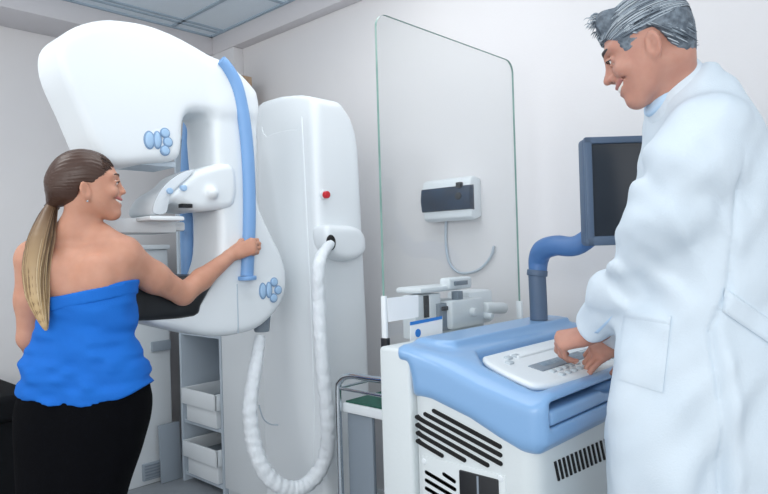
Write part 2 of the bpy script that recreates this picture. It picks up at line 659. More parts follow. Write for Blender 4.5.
# hose socket on the side of the column
f = Fld(axis((1.68, 2.02, .007)), axis((1.86, 2.04, .007)), axis((1.2, 1.47, .007)))
sp = smooth_poly([(1.735, 1.405), (1.80, 1.41), (1.90, 1.405), (1.955, 1.375), (1.965, 1.31), (1.93, 1.275), (1.84, 1.26), (1.765, 1.285), (1.735, 1.33)], 4)
f.d = slab(f, sp, 1.925, 2.03, .03).astype(np.float32)
f.build('hose_socket', MT['white'], mach, 2)
MB().ball((1.752, 1.927, 1.338), (.024, .012, .032)).build('socket_opening', MT['slot'], mach)
b_ = on(1, 1.985, 324, 195)
eb = MB().cyl((b_[0], 1.99, b_[2]), (b_[0], 1.978, b_[2]), .021, n=24, bev=.002).build('button_collar', MT['white2'], mach)
MB().cyl((b_[0], 1.982, b_[2]), (b_[0], 1.960, b_[2]), .015, n=24, bev=.004).build('stop_button', MT['red'], mach, label='red emergency stop button')

# C-arm: tube head, spine and lower arm in one moulding
NB = 2.06
px = lambda *L: [(on(1, NB, u, v)[0], on(1, NB, u, v)[2]) for u, v in L]
head = px((108, 166), (96, 147), (80, 109), (65, 75), (60, 52), (64, 35), (80, 24), (105, 18), (130, 19.5), (155, 25), (185, 38), (222, 60), (240, 72),
          (256, 92), (257, 118), (216, 113), (196, 111), (188, 115), (185, 124), (184, 145), (181, 157), (172, 161), (150, 162.5))
spine = px((216, 100), (257, 92), (259, 180), (261, 205), (272, 231), (284, 256), (289, 278), (284, 303), (264, 326), (240, 335), (215, 337), (190, 333),
           (150, 323), (147, 316), (180, 314), (196, 305), (207, 288), (219, 262), (221, 220))
f = Fld(axis((.68, 1.72, .009)), axis((2.0, 2.54, .009)), axis((.95, 2.14, .009)))
d1 = slab(f, smooth_poly(head, 3), NB, 2.28, .032)
d2 = slab(f, smooth_poly(spine, 3), NB, 2.28, .032)
d2 = smin(d2, slab(f, px((205, 62), (222, 60), (240, 72), (257, 92), (257, 120), (216, 120)), NB, 2.28, .045), .02)
f.d = smin(d1, d2, .04).astype(np.float32)
c_arm = f.build('c_arm', MT['white'], mach, 2)

# plate and light window under the tube head
p0, p1 = on(1, 2.1, 118, 160), on(1, 2.1, 176, 161)
MB().box((p0[0] - .03, 2.10, 1.618), (p1[0], 2.26, 1.64), .006).build('collimator', MT['palegrey'], mach)
q = on(0, .775, 47.5, 62)
MB().ball((q[0] + .012, q[1] - .005, q[2]), (.012, .022, .042)).build('indicator_light', MT['fieldblue'], mach, label='pale blue oval lamp on the nose of the machine head')
# face guard: curved milky sheet hanging from the head
gp = [on(1, 2.13, u, v) for u, v in ((108, 166), (114, 172), (119, 185), (121, 200), (120, 216))]
P = spline(gp, 4)
poly = [(p.x, p.y, p.z) for p in P] + [(p.x - .006, p.y, p.z - .001) for p in reversed(P)]
MB().prism(poly, (0, .17, 0), 0).build('face_guard', MT['guard'], mach, label='curved milky plastic face guard')


def buttons(face_b, big, small, nm):
    for u, v, ru, rv in big:
        p = on(1, face_b, u, v)
        m = MB().ball((p[0], face_b, p[2]), (ru, .007, rv))
        m.ball((p[0], face_b + .001, p[2]), (ru + .005, .0045, rv + .005), mi=1).build('button', [MT['fieldblue'], MT['ring']], mach)
    for u, v in small:
        p = on(1, face_b, u, v)
        m = MB().cyl((p[0], face_b + .006, p[2]), (p[0], face_b - .006, p[2]), .0145, n=20, bev=.003)
        m.cyl((p[0], face_b + .006, p[2]), (p[0], face_b - .003, p[2]), .0185, n=20, bev=.002, mi=1).build('button', [MT['fieldblue'], MT['ring']], mach)


def plate(pts, face_b, r):
    P = smooth_poly(pts, 5)
    MB().prism([(a, face_b + .004, z) for a, z in P], (0, -.005, 0), .002, 2).build('button_surround', MT['white2'], mach)


plate(px((144, 141), (147, 132), (158, 129), (167, 127), (172, 133), (174, 142), (171, 151), (165, 155), (158, 150), (148, 149)), NB, 1)
buttons(NB - .002, ((149.5, 140, .016, .027), (157.5, 140, .012, .027)), ((165, 133), (167.8, 142), (165, 150.5)), 'h')
plate(px((258, 293), (260, 285), (267, 281), (272, 276), (279, 279), (281, 288), (279, 298), (273, 302), (266, 300)), NB, 1)
buttons(NB - .002, ((263, 291, .014, .028), (269, 290, .012, .028)), ((274, 282), (278, 290), (273.5, 298)), 'l')
# seams
a, z0, z1 = px((237, 285))[0][0], px((237, 284))[0][1], px((237, 333))[0][1]
MB().box((a - .0025, NB - .002, z1), (a + .0025, NB + .004, z0), .001).build('seam', MT['palegrey'], mach)

# grab handles
hp = [on(1, 2.05, u, v) for u, v in ((221, 60), (227.5, 68), (236, 84), (242, 108), (246.5, 140), (249, 180), (249.3, 225), (247, 276))]
h = MB().tube(hp, [.020, .024, .026, .026, .026, .026, .026, .026], n=20, sub=7, squash=((0, 1, 0), .8))
nearh = h.build('grab_handle', MT['handle'], mach, label='near blue curved grab handle gripped by the woman')
e = hp[-1]
MB().cyl(e, e - np.array([0, 0, .016]), .036, n=28, bev=.004).build('handle_flange', MT['handle'], nearh)
hp2 = [on(1, 2.30, u, v) for u, v in ((193, 108), (190, 120), (187.5, 160), (186.5, 220), (188, 280))]
MB().tube(hp2, .027, n=20, sub=7, squash=((0, 1, 0), .8)).build('grab_handle', MT['handle'], mach, label='far blue grab handle behind the paddle arm')

# paddle arm on the spine with its flat compression plate
PBl = 2.06
pq = lambda *L: [(on(1, PBl, u, v)[0], on(1, PBl, u, v)[2]) for u, v in L]
f = Fld(axis((1.02, 1.46, .006)), axis((1.98, 2.32, .006)), axis((1.40, 1.70, .006)))
body = pq((178, 184), (188, 174), (205, 167), (228, 163), (236, 175), (234, 205), (215, 210), (196, 211), (184, 207), (176, 203), (168, 205), (163, 213), (156, 215), (154, 208), (161, 195))
f.d = slab(f, smooth_poly(body, 3), 2.045, 2.27, .03).astype(np.float32)
f.cap((on(1, 2.04, 212, 193)[0], 2.035, on(1, 2.04, 212, 193)[2]), (on(1, 2.04, 212, 193)[0], 2.1, on(1, 2.04, 212, 193)[2]), .022, k=.015)
arm = f.build('paddle_arm', MT['white'], mach, 2)
fin = pq((152, 213), (153, 203), (159, 191), (168, 181), (180, 173), (192, 170), (188, 176), (177, 186), (168, 197), (164, 213))
MB().prism([(a, 2.045, z) for a, z in smooth_poly(fin, 4)], (0, .012, 0), .002).build('paddle_fin', MT['frost'], mach, label='milky curved side plate of the paddle')
a0, a1 = pq((147, 217))[0], pq((182, 217))[0]
MB().box((a0[0], 2.04, a0[1] - .012), (a1[0], 2.31, a0[1] + .004), .006).build('paddle_plate', MT['white'], mach)
for u, v in ((170, 191), (184, 188)):
    p = on(1, 2.04, u, v)
    MB().cyl((p[0], 2.07, p[2]), (p[0], 2.035, p[2]), .011, n=18, bev=.003).build('paddle_knob', MT['fieldblue'], mach)
p = on(1, 2.045, 187, 206)
MB().box((p[0] - .02, 2.04, p[2] - .006), (p[0] + .02, 2.07, p[2] + .008), .002).build('paddle_latch', MT['black'], mach)
# clear compression tray in front of the plate
t0, t1 = on(1, 2.14, 100, 228), on(1, 2.14, 176, 228)
ct = MB()
ct.box((t0[0], 2.14, 1.386), (t1[0], 2.32, 1.392), .002).box((t0[0], 2.14, 1.386), (t0[0] + .006, 2.32, 1.437), .002)
ct.box((t0[0], 2.14, 1.386), (t1[0], 2.146, 1.437), .002).box((t0[0], 2.314, 1.386), (t1[0], 2.32, 1.437), .002)
ct.box((t1[0] - .006, 2.14, 1.386), (t1[0], 2.32, 1.437), .002)
ct.build('compression_tray', MT['acrylic'], mach, label='clear plastic compression tray')
MB().box((t1[0] - .05, 2.16, 1.394), (t1[0] + .05, 2.27, 1.428), .008).build('tray_holder', MT['white2'], mach)
# black image receptor on the lower arm
f = Fld(axis((.93, 1.38, .008)), axis((2.02, 2.38, .008)), axis((1.03, 1.27, .008)))
bk = [(1.0, 1.088), (1.205, 1.082), (1.235, 1.12), (1.27, 1.17), (1.30, 1.225), (1.20, 1.232), (1.05, 1.228), (.975, 1.222), (.965, 1.16), (.975, 1.10)]
f.d = slab(f, smooth_poly(bk, 3), 2.05, 2.32, .022).astype(np.float32)
f.build('image_receptor', MT['black'], mach, 2, label='black breast support table')

# connector and wrinkled hose sleeve
cn = on(1, 2.14, 262, 336)
MB().cyl((cn[0], 2.14, 1.07), (cn[0], 2.14, .985), .04, .03, n=22, bev=.004).build('hose_connector', MT['midgrey'], mach)
hz = [(319, 243, 1.90), (319.5, 262, 1.86), (319, 300, 1.86), (321, 345, 1.85), (325, 390, 1.85), (328, 425, 1.86), (326, 455, 1.90), (314, 478, 1.94), (296, 489, 1.97), (277, 484, 2.0),
      (261, 465, 2.03), (252, 435, 2.06), (250, 405, 2.08), (254, 375, 2.10), (258, 352, 2.12), (260, 336, 2.13)]
hpth = [on(1, b, u, v) for u, v, b in hz]
hpth[0] = np.array([1.752, 1.93, 1.335])
MB().tube(hpth, [.018, .024, .026, .027, .028, .029, .03, .031, .031, .031, .031, .03, .029, .027, .024, .02], n=18, sub=14, wr=.05).build('hose', MT['sleeve'], mach, label='white wrinkled hose looping down to the floor', sharp=0)
kk = [on(1, 2.2, u, v) for u, v in ((259, 405), (263, 418), (270, 424), (278, 425))]
MB().tube(kk, .003, n=8).build('cable_tie', MT['palegrey'], mach)

# ============================================================ CONTROL CONSOLE
cons = thing('control_console', (1.75, 1.0, 0), 'white and blue wheeled control console at which the man in the lab coat works', 'control console')
CA0, CA1, CB0, CB1 = 1.325, 2.18, .772, 1.275
f = Fld(axis((1.28, 2.23, .011)), axis((.69, 1.32, .011)), axis((.04, .6, .03), (.6, .97, .011)))
f.d = slab(f, [(CA0, .06), (CA1, .06), (CA1, .94), (CA0, .94)], CB0, CB1 - .12, .045).astype(np.float32)
f.d = np.maximum(f.d, slab(f, [(.7, 0), (1.2, 0), (1.2, .93), (.89, .93), (.875, .862), (.7, .862)], 1.2, 2.3, .005, ax=(1, 2, 0))).astype(np.float32)
f.build('body', MT['console'], cons, 2)
MB().box((CA0 - .002, 1.152, .06), (CA1, 1.268, 1.026), .012, 3).build('back_panel', MT['console'], cons)
MB().box((CA0 + .03, CB0 + .03, .0), (CA1 - .03, CB1 - .03, .07), .01).build('plinth', MT['midgrey'], cons)
# blue shell
f = Fld(axis((1.28, 2.23, .008)), axis((.68, 1.30, .008)), axis((.74, 1.09, .008)))
sh = [(.747, .835), (.747, .935), (.755, .950), (.83, .960), (.93, .985), (1.02, 1.012), (1.10, 1.026), (1.19, 1.036), (1.205, 1.03), (1.20, .985), (1.165, .985), (1.155, .95), (1.148, .897), (1.08, .893), (.96, .862), (.87, .826), (.81, .806), (.77, .808)]
d0 = slab(f, sh, CA0 - .012, CA1 + .012, .035, ax=(1, 2, 0))
# sloping rims at both ends: the top falls away towards the ends
X, Y, Z = f.XYZ()
endd = np.minimum(X - (CA0 - .012), (CA1 + .012) - X)
rim = np.interp(Y[0, :, 0], [.70, .76, .81, .93, 1.05, 1.15, 1.3], [.916, .922, .930, .960, 1.0, 1.024, 1.036])[None, :, None]
drop = rim + np.clip(endd / .07, 0, 1) * .032
d0 = -smin(-d0, -(Z - drop) * .9, .012)
# shallow recess under the keyboard
rec = slab(f, [(1.365, .765), (2.145, .765), (2.145, .96), (2.10, 1.012), (1.46, 1.012), (1.40, .96)], 0, 2, .0)
bx = np.abs(Z - 1.0) * 0
recz = np.interp(Y[0, :, 0], [.7, .79, 1.0, 1.3], [.938, .940, .985, 1.0])[None, :, None]
P2 = poly_sdf([(1.375, .79), (2.13, .79), (2.13, .96), (2.09, 1.03), (1.47, 1.03), (1.40, .96)], X, Y)
d0 = -smin(-d0, np.maximum(P2, recz - Z), .012)
# soft raised lid at the back
lid = poly_sdf([(1.43, 1.075), (2.10, 1.075), (2.12, 1.12), (2.12, 1.19), (1.41, 1.19), (1.41, 1.12)], X, Y)
d0 = smin(d0, np.maximum(np.maximum(lid, .98 - Z), Z - 1.043), .03)
# drawer opening
dr = slab(f, [(1.358, .868), (2.13, .868), (2.13, .930), (1.358, .930)], .66, .85, .004, ax=(0, 2, 1))
d0 = np.maximum(d0, -dr)
f.d = d0.astype(np.float32)
f.build('shell', MT['blue'], cons, 1, label='blue moulded top shell')
MB().box((1.360, .835, .866), (2.128, .86, .932), .0).build('drawer_recess', MT['slot'], cons)
f = Fld(axis((1.32, 2.15, .008)), axis((.70, .84, .006)), axis((.85, .97, .006)))
d0 = slab(f, [(1.364, .872), (2.124, .872), (2.124, .909), (1.364, .909)], .749, .83, .005)
X, Y, Z = f.XYZ()
d0 = np.maximum(d0, -(np.sqrt(((X - 1.735) / .10) ** 2 + ((Z - .914) / .022) ** 2) - 1) * .03 - np.clip(Y - .775, 0, .02) * 2)
f.d = d0.astype(np.float32)
f.build('drawer', MT['blue'], cons, 1)
# keyboard panel, tilted towards the operator
KB = [(1.385, .84), (1.40, .80), (1.50, .778), (1.75, .772), (2.0, .778), (2.10, .80), (2.12, .84), (2.10, .94), (2.06, 1.0), (1.98, 1.008), (1.53, 1.008), (1.45, 1.0), (1.41, .94)]
KB = smooth_poly(KB, 4)
kz = lambda b: .956 + (b - .772) / .236 * .048
f = Fld(axis((1.36, 2.15, .007)), axis((.72, 1.03, .007)), axis((.91, 1.05, .005)))
X, Y, Z = f.XYZ()
P2 = poly_sdf(KB, X, Y)
zz = Z - kz(Y)
r = .010
w = np.abs(zz + .013) - .013 + r
d2 = P2 + r + np.clip(-zz - .012, 0, 1) * 1.0
d2, w = np.broadcast_arrays(d2, w)
f.d = (np.minimum(np.maximum(d2, w), 0) + np.sqrt(np.maximum(d2, 0) ** 2 + np.maximum(w, 0) ** 2) - r).astype(np.float32)
kb = f.build('keyboard', MT['white2'], cons, 1, label='tilted white key panel')
TI = Matrix.Rotation(math.atan2(.048, .236), 3, 'X')


def kbox(a, b, da, db, h, m, nm, par=kb, bev=.003):
    z = kz(b)
    return MB().box((a - da / 2, b - db / 2, z - .004), (a + da / 2, b + db / 2, z + h), bev, 2, rot=TI).build(nm, m, par)


kbox(1.70, .868, .40, .046, .003, MT['midgrey'], 'display_bezel')
kbox(1.64, .874, .20, .026, .0045, MT['lcd'], 'display')
for i in range(6):
    kbox(1.785 + i * .022, .878, .015, .015, .006, MT['key'], 'key')
for j in range(2):
    for i in range(12):
        kbox(1.53 + i * .034, .832 - j * .026, .02, .015, .005, MT['key'], 'key')
for a, b in ((1.51, .955), (1.55, .955), (1.475, .93)):
    kbox(a, b, .024, .018, .006, MT['key'], 'key')
kbox(1.75, .955, .42, .03, .006, MT['white2'], 'ridge', bev=.004)
for a, b in ((1.98, .955), (2.01, .955)):
    kbox(a, b, .02, .018, .006, MT['key'], 'key')

# vents on the end of the console
vents = [((434, 410.7), (500.2, 446.5)), ((425.4, 414), (500.7, 455)), ((416.9, 417), (501, 463.6)), ((417.3, 425), (487.8, 465)), ((417.8, 433), (464.7, 460)), ((417.8, 441), (442.3, 455.5)),
         ((427, 472), (455.4, 489)), ((444.6, 474), (455, 481)), ((427, 480), (455.4, 497)), ((427, 488), (455.4, 505)), ((427, 496), (455.4, 513))]
for p, q in vents:
    a, b = on(0, CA0, *p), on(0, CA0, *q)
    d = Vector(b - a).normalized()
    n = Vector((0, -d.z, d.y)) * .0055
    a, b = Vector(a), Vector(b)
    P = []
    for c, s in ((a, 1), (b, -1)):
        for k in range(7):
            t = PI / 2 + s * 0 + k * PI / 6
            P.append(c + (n * math.sin(t - PI / 2 + (0 if s == 1 else PI) + PI / 2) + d * .0055 * -math.cos(t - PI / 2 + (0 if s == 1 else PI) + PI / 2) * -1 * (1)))
    P = []
    for k in range(9):
        t = PI / 2 + k * PI / 8
        P.append(a + d * .0055 * math.cos(t) + n * math.sin(t))
    for k in range(9):
        t = -PI / 2 + k * PI / 8
        P.append(b + d * .0055 * math.cos(t) + n * math.sin(t))
    P = [(CA0 - .003, p_.y, p_.z) for p_ in P]
    MB().prism(P, (.02, 0, 0), 0).build('vent_slot', MT['slot'], cons)
pa, pb = on(0, CA0, 423, 464), on(0, CA0, 506, 484)
MB().box((CA0 - .003, pb[1], .30), (CA0 + .01, pa[1], pb[2] + .02), .002).build('access_panel', MT['console'], cons)
a, b = on(0, CA0, 460.5, 473), on(0, CA0, 499.3, 480.5)
MB().box((CA0 - .008, b[1], .52), (CA0 + .01, a[1], b[2] + .003), .003).build('switch_recess', MT['black'], cons, label='dark recessed panel low on the console')
m = .5 * (a + b)
MB().box((CA0 - .0095, m[1] - .003, .52), (CA0, m[1] + .003, b[2]), .001).build('recess_divider', MT['midgrey'], cons)
for u, v in ((424.7, 461), (501, 478)):
    p = on(0, CA0, u, v)
    MB().cyl((CA0 + .004, p[1], p[2]), (CA0 - .005, p[1], p[2]), .008, n=16, bev=.002).build('screw', MT['white2'], cons)
# grille on the operator side
for i in range(16):
    u = 554.5 + i * 4.15
    v = 461.5 - i * 1.9
    p, q = on(1, CB0, u, v), on(1, CB0, u + 4.0, v + 19)
    pts = [(p[0] - .0045, CB0 - .003, p[2]), (p[0] + .0045, CB0 - .003, p[2]), (q[0] + .0045, CB0 - .003, q[2]), (q[0] - .0045, CB0 - .003, q[2])]
    MB().prism(pts, (0, .02, 0), 0).build('grille_slot', MT['slot'], cons)
for a in (1.42, 2.08):
    for b in (.80, 1.2):
        pass

# ================================================================== MONITOR
mD = 1.9
mz = Matrix.Rotation(-math.radians(47), 3, 'Z')
mc = at(637, 189.5, mD)
mon = thing('monitor', tuple(at(537, 322, 2.2)), 'blue-grey flat monitor on a blue swivel arm behind the console', 'monitor')


def mbox(x0, x1, y0, y1, z0, z1, bev, mtl, nm, par, **k):
    """box in the monitor's own frame: x across, y away from the viewer"""
    c = Vector(((x0 + x1) / 2, (y0 + y1) / 2, (z0 + z1) / 2))
    hh = Vector((x1 - x0, y1 - y0, z1 - z0)) / 2
    c = mz @ c + Vector(mc)
    return MB().box(c - hh, c + hh, bev, 3, rot=mz).build(nm, mtl, par, **k)


MW = .155
hous = mbox(-MW, .225, .0, .06, -.163, .158, .012, MT['monitor'], 'housing', mon)
mbox(-MW + .03, .20, .055, .10, -.13, .13, .015, MT['monitor'], 'back_cover', mon)
fr = MB()
for x0, x1, z0, z1 in ((-MW, .225, .138, .158), (-MW, .225, -.163, -.135), (-MW, -MW + .021, -.163, .158), (.204, .225, -.163, .158)):
    c = Vector(((x0 + x1) / 2, -.006, (z0 + z1) / 2))
    hh = Vector((x1 - x0, .018, z1 - z0)) / 2
    c = mz @ c + Vector(mc)
    fr.box(c - hh, c + hh, .004, 2, rot=mz)
fr.build('bezel', MT['monitor'], mon)
mbox(-MW + .018, .207, -.004, .004, -.138, .141, 0, MT['screen'], 'screen', mon, label='dark switched-off screen')
base = at(537, 326, 2.2)
elb = at(537, 258, 2.2)
tipp = mz @ Vector((-.02, .10, -.06)) + Vector(mc)
ar = MB().tube([at(538, 272, 2.2), at(538.5, 260, 2.2), at(543, 250, 2.17), at(556, 245.5, 2.12), at(580, 244, 2.06), tuple(tipp)], [.030, .034, .036, .034, .032, .028], n=18, sub=7)
ar.build('swivel_arm', MT['armblue'], mon)
po = MB().tube([(elb[0], elb[1], 1.046), (elb[0], elb[1], 1.1), tuple(at(537, 274, 2.2))], .030, n=20, sub=3)
po.cyl(at(537, 276, 2.2), at(537.5, 270, 2.2), .035, n=22, bev=.003)
po.build('post', MT['monitor'], mon)

# ============================================================== GLASS SCREEN
gs = thing('glass_screen', (1.76, 1.30, 0), 'tall clear radiation screen with rounded top corners behind the console', 'glass screen')
GA0, GA1, GZ = 1.386, 2.147, 2.010
P = []
R_ = .045
for cx, cz, t0 in ((GA1 - R_, GZ - R_, 0), (GA0 + R_, GZ - R_, PI / 2)):
    for k in range(9):
        t = t0 + k * PI / 16
        P.append((cx + R_ * math.cos(t), 1.296, cz + R_ * math.sin(t)))
P += [(GA0, 1.296, .12), (GA1, 1.296, .12)]
pane = MB().prism(P, (0, .008, 0), 0)
for i, fc in enumerate(pane.f):
    pane.mi[i] = 0 if len(fc) > 4 else 1
pane.build('pane', [MT['glass'], MT['edge']], gs, sharp=30)
MB().box((GA0 - .03, 1.284, 0), (GA1 + .03, 1.316, .13), .004).build('base_rail', MT['steel'], gs)
MB().box((GA0 - .004, 1.291, .96), (GA0 + .006, 1.309, 1.165), .002).build('clamp', MT['white2'], gs)
MB().box((GA0 - .006, 1.288, .985), (GA0 + .010, 1.312, 1.04), .002).build('clamp', MT['black'], gs)
MB().box((GA1 - .007, 1.289, .96), (GA1 + .005, 1.311, 1.09), .002).build('clamp', MT['white2'], gs)

# =============================================== notices taped on the screen
nt_ = MB().prism([on(1, 1.292, u, v) for u, v in ((387, 298), (418, 295), (418, 317), (388, 322))], (0, -.002, 0), 0).build('notice_card', MT['paper'])
tag(nt_, 'blank white notice card taped low on the left edge of the glass screen', 'card')
lf = thing('leaflet', tuple(on(1, 1.292, 426, 330)), 'white leaflet with a blue top stripe and blue spot, low on the glass screen', 'leaflet')
MB().prism([on(1, 1.291, u, v) for u, v in ((410, 322), (442, 316), (442, 340), (410, 346))], (0, -.002, 0), 0).build('sheet', MT['paper'], lf)
MB().prism([on(1, 1.2885, u, v) for u, v in ((410, 322), (442, 316), (442, 319), (410, 325.5))], (0, -.001, 0), 0).build('stripe', MT['printblue'], lf, label='blue printed stripe')
c = on(1, 1.2885, 418, 333)
MB().cyl((c[0], 1.289, c[2]), (c[0], 1.2875, c[2]), .013, n=18).build('emblem', MT['printblue'], lf, label='round blue spot')

# ============================================== WALL BOX seen through the glass
wb = thing('wall_box', (WA, 1.78, 1.44), 'white wall-mounted box with a dark tinted cover, seen through the glass', 'wall box')
y0, y1 = on(0, WA - .07, 472, 200)[1], on(0, WA - .07, 424, 200)[1]
z1_, z0_ = on(0, WA - .07, 448, 178)[2], on(0, WA - .07, 448, 221)[2]
prof = [(WA, z0_ + .015), (WA - .05, z0_), (WA - .075, z0_ + .012), (WA - .085, (z0_ + z1_) / 2), (WA - .075, z1_ - .012), (WA - .05, z1_), (WA, z1_ - .01)]
MB().prism([(a, y0, z) for a, z in prof], (0, y1 - y0, 0), .006, 3).build('housing', MT['white'], wb)
hz_ = z1_ - z0_
cov = [(WA - .055, z0_ + .22 * hz_), (WA - .086, z0_ + .24 * hz_), (WA - .094, z0_ + .5 * hz_), (WA - .086, z0_ + .78 * hz_), (WA - .055, z0_ + .80 * hz_)]
MB().prism([(a, y0 - .002, z) for a, z in cov], (0, y1 - y0 + .004, 0), .003, 2).build('cover', MT['tint'], wb, label='dark blue tinted cover')
MB().box((WA - .098, y0 + .04, z0_ + .74 * hz_), (WA - .07, y0 + .065, z0_ + .86 * hz_), .003).build('latch', MT['black'], wb)
MB().cyl((WA - .09, y0 + .055, z0_ + .55 * hz_), (WA - .099, y0 + .055, z0_ + .55 * hz_), .017, n=20, bev=.003).build('dial', MT['black'], wb)
cb = [on(0, WA - .012, u, v) for u, v in ((446, 218), (446, 245), (450, 264), (461, 273), (478, 270), (490, 258), (494, 246))]
MB().tube(cb, .006, n=8, sub=6).build('cable', MT['palegrey'], wb, label='thin pale cable hanging below the box')

# ===================================================== TROLLEY AND THE DEVICE
TA0, TA1, TB0, TB1, TZ = 1.50, 2.22, 1.335, 1.635, .79
tr = thing('trolley', (1.86, 1.48, 0), 'chrome tube trolley with a green topped tray behind the console', 'trolley')
MB().box((TA0 + .015, TB0, TZ - .045), (TA1 - .015, TB1, TZ - .012), .004).build('tray', MT['white2'], tr)
MB().box((TA0 + .022, TB0 + .012, TZ - .012), (TA1 - .022, TB1 - .012, TZ - .006), .002).build('mat', MT['green'], tr, label='green mat on the tray')
MB().box((TA0 + .03, TB0 + .17, .12), (TA0 + .045, TB1 - .01, TZ - .05), .003).build('side_panel', MT['midgrey'], tr)
for a in (TA0, TA1):
    L = [(a, TB1, .05), (a, TB1, .5), (a, TB1, .80), (a, TB1 - .012, .855), (a, TB1 - .06, .878), (a, 1.48, .88), (a, TB0 + .06, .88), (a, TB0 + .012, .86), (a, TB0, .8), (a, TB0, .5), (a, TB0, .05)]
    MB().tube(L, .011, n=14, sub=6).build('end_frame', MT['chrome'], tr)
    MB().tube([(a, TB1 - .012, .83), (a, TB0 + .012, .83)], .006, n=10, sub=2).build('rail', MT['chrome'], tr)
for b in (TB0, TB1):
    MB().tube([(TA0, b, .83), (TA1, b, .83)], .006, n=10, sub=2).build('rail', MT['chrome'], tr)
MB().box((TA0 + .015, TB0, .20), (TA1 - .015, TB1, .225), .004).build('lower_shelf', MT['steel'], tr)
for a in (TA0, TA1):
    for b in (TB0, TB1):
        MB().cyl((a, b - .014, .035), (a, b + .014, .035), .035, n=20, bev=.006).build('castor', MT['black'], tr)

dv = thing('biopsy_device', (1.95, 1.48, TZ), 'white mechanical device with side knobs standing on the trolley behind the glass', 'medical device')


def dbox(u0, u1, v0, v1, b0, b1, m, nm, bev=.006):
    p, q = on(1, b0, u0, v1), on(1, b0, u1, v0)
    return MB().box((p[0], b0, p[2]), (q[0], b1, q[2]), bev, 2).build(nm, m, dv)


MB().box((1.70, 1.39, TZ - .006), (2.15, 1.58, TZ + .03), .01).build('base', MT['white2'], dv)
p = on(1, 1.42, 470, 320)
MB().box((p[0] - .12, 1.42, TZ + .02), (p[0] + .1, 1.57, p[2]), .01).build('pedestal', MT['white2'], dv)
dbox(416, 430, 294, 340, 1.44, 1.50, MT['white2'], 'upright')
dbox(425, 432, 295, 318, 1.435, 1.46, MT['black'], 'slide_gap', .002)
dbox(431, 441, 293, 332, 1.43, 1.52, MT['white'], 'upright')
dbox(421, 462, 284, 294, 1.42, 1.54, MT['white'], 'cross_rail', .01)
dbox(440, 454, 302, 332, 1.415, 1.5, MT['midgrey'], 'inner_block', .003)
dbox(443, 449, 306, 311, 1.408, 1.42, MT['black'], 'inner_eye', .002)
dbox(453, 484, 297, 330, 1.39, 1.52, MT['white'], 'motor_case', .01)
dbox(470, 493, 289, 326, 1.43, 1.54, MT['white'], 'motor_case', .014)
hp_ = on(1, 1.41, 462, 283)
MB().box((hp_[0] - .075, 1.41, hp_[2] - .022), (hp_[0] + .065, 1.46, hp_[2] + .022), .01, 3).build('readout', MT['white'], dv)
MB().box((hp_[0] - .05, 1.404, hp_[2] - .007), (hp_[0] + .03, 1.415, hp_[2] + .009), .002).build('readout_screen', MT['midgrey'], dv)
k0, k1 = on(1, 1.40, 484, 308), on(1, 1.40, 504, 308)
MB().cyl(k0, k1, .022, n=22, bev=.005).build('knob', MT['white2'], dv)
k0 = on(1, 1.385, 473, 312)
MB().cyl((k0[0], 1.40, k0[2]), (k0[0], 1.37, k0[2]), .016, n=20, bev=.004).build('knob', MT['white2'], dv)
k0 = on(1, 1.385, 487, 316)
MB().cyl((k0[0], 1.44, k0[2]), (k0[0], 1.36, k0[2]), .013, n=20, bev=.004).build('knob', MT['white2'], dv)
dbox(458, 463, 291, 300, 1.40, 1.43, MT['midgrey'], 'bracket', .002)

# ================================================= STORAGE BEHIND THE MACHINE
sh_ = thing('shelf_unit', (2.08, 3.19, 0), 'tall open shelf unit with pull-out trays between the woman and the machine', 'shelf')
SA0, SA1, SB0, SB1 = 1.9, 2.24, 2.985, 3.425
for b in (SB0, SB1 - .022):
    MB().box((SA0, b, 0), (SA1, b + .022, 2.0), .002).build('side_panel', MT['palegrey'], sh_)
MB().box((SA1 - .012, SB0 + .022, .03), (SA1, SB1 - .022, 2.0), .001).build('back_panel', MT['grey'], sh_)
for z in (.05, .352, .86, 1.30, 1.985):
    MB().box((SA0 + .008, SB0 + .022, z - .012), (SA1 - .012, SB1 - .022, z + .01), .002).build('shelf', MT['palegrey'], sh_)


def bin_(z, lab):
    t = thing('storage_bin', (2.05, 3.18, z), lab, 'storage bin', 'white bins on the open shelf unit')
    a0, a1, b0, b1, hh = SA0 - .03, SA1 - .05, SB0 + .03, SB1 - .06, .19
    tmb = MB()
    tmb.box((a0, b0, z + .10), (a0 + .016, b1, z + hh), .006).box((a1 - .016, b0, z + .10), (a1, b1, z + hh), .006)
    tmb.box((a0, b0, z + .10), (a1, b0 + .016, z + hh), .006).box((a0, b1 - .016, z + .10), (a1, b1, z + hh), .006)
    tmb.build('rim', MT['white'], t)
    MB().box((a0 + .02, b0 + .02, z), (a1 - .02, b1 - .02, z + .105), .008).build('tub', MT['white'], t)
    MB().box((a0 + .014, b0 + .014, z + .102), (a1 - .014, b1 - .014, z + .115), .002).build('contents', MT['midgrey'], t, label='grey contents')


bin_(.362, 'white bin on the middle board of the open shelf unit')
bin_(.062, 'white bin on the lowest board of the open shelf unit')
tc_ = thing('cabinet', (2.1, 2.82, 0), 'tall plain white cupboard between the open shelves and the machine column', 'cabinet')
MB().box((1.915, 2.60, .0), (2.25, 2.978, 1.88), .006).build('carcass', MT['white2'], tc_)
MB().box((1.895, 2.605, .06), (1.915, 2.974, 1.875), .004).build('door', MT['white'], tc_)
cbx = thing('cardboard_box', (2.1, 3.2, 1.995), 'brown cardboard box on top of the open shelf unit', 'box')
MB().box((1.99, 3.09, 2.001), (2.225, 3.36, 2.335), .003).build('carton', MT['card'], cbx)
MB().box((1.988, 3.19, 2.002), (2.227, 3.24, 2.337), .001).build('tape', MT['card'], cbx)

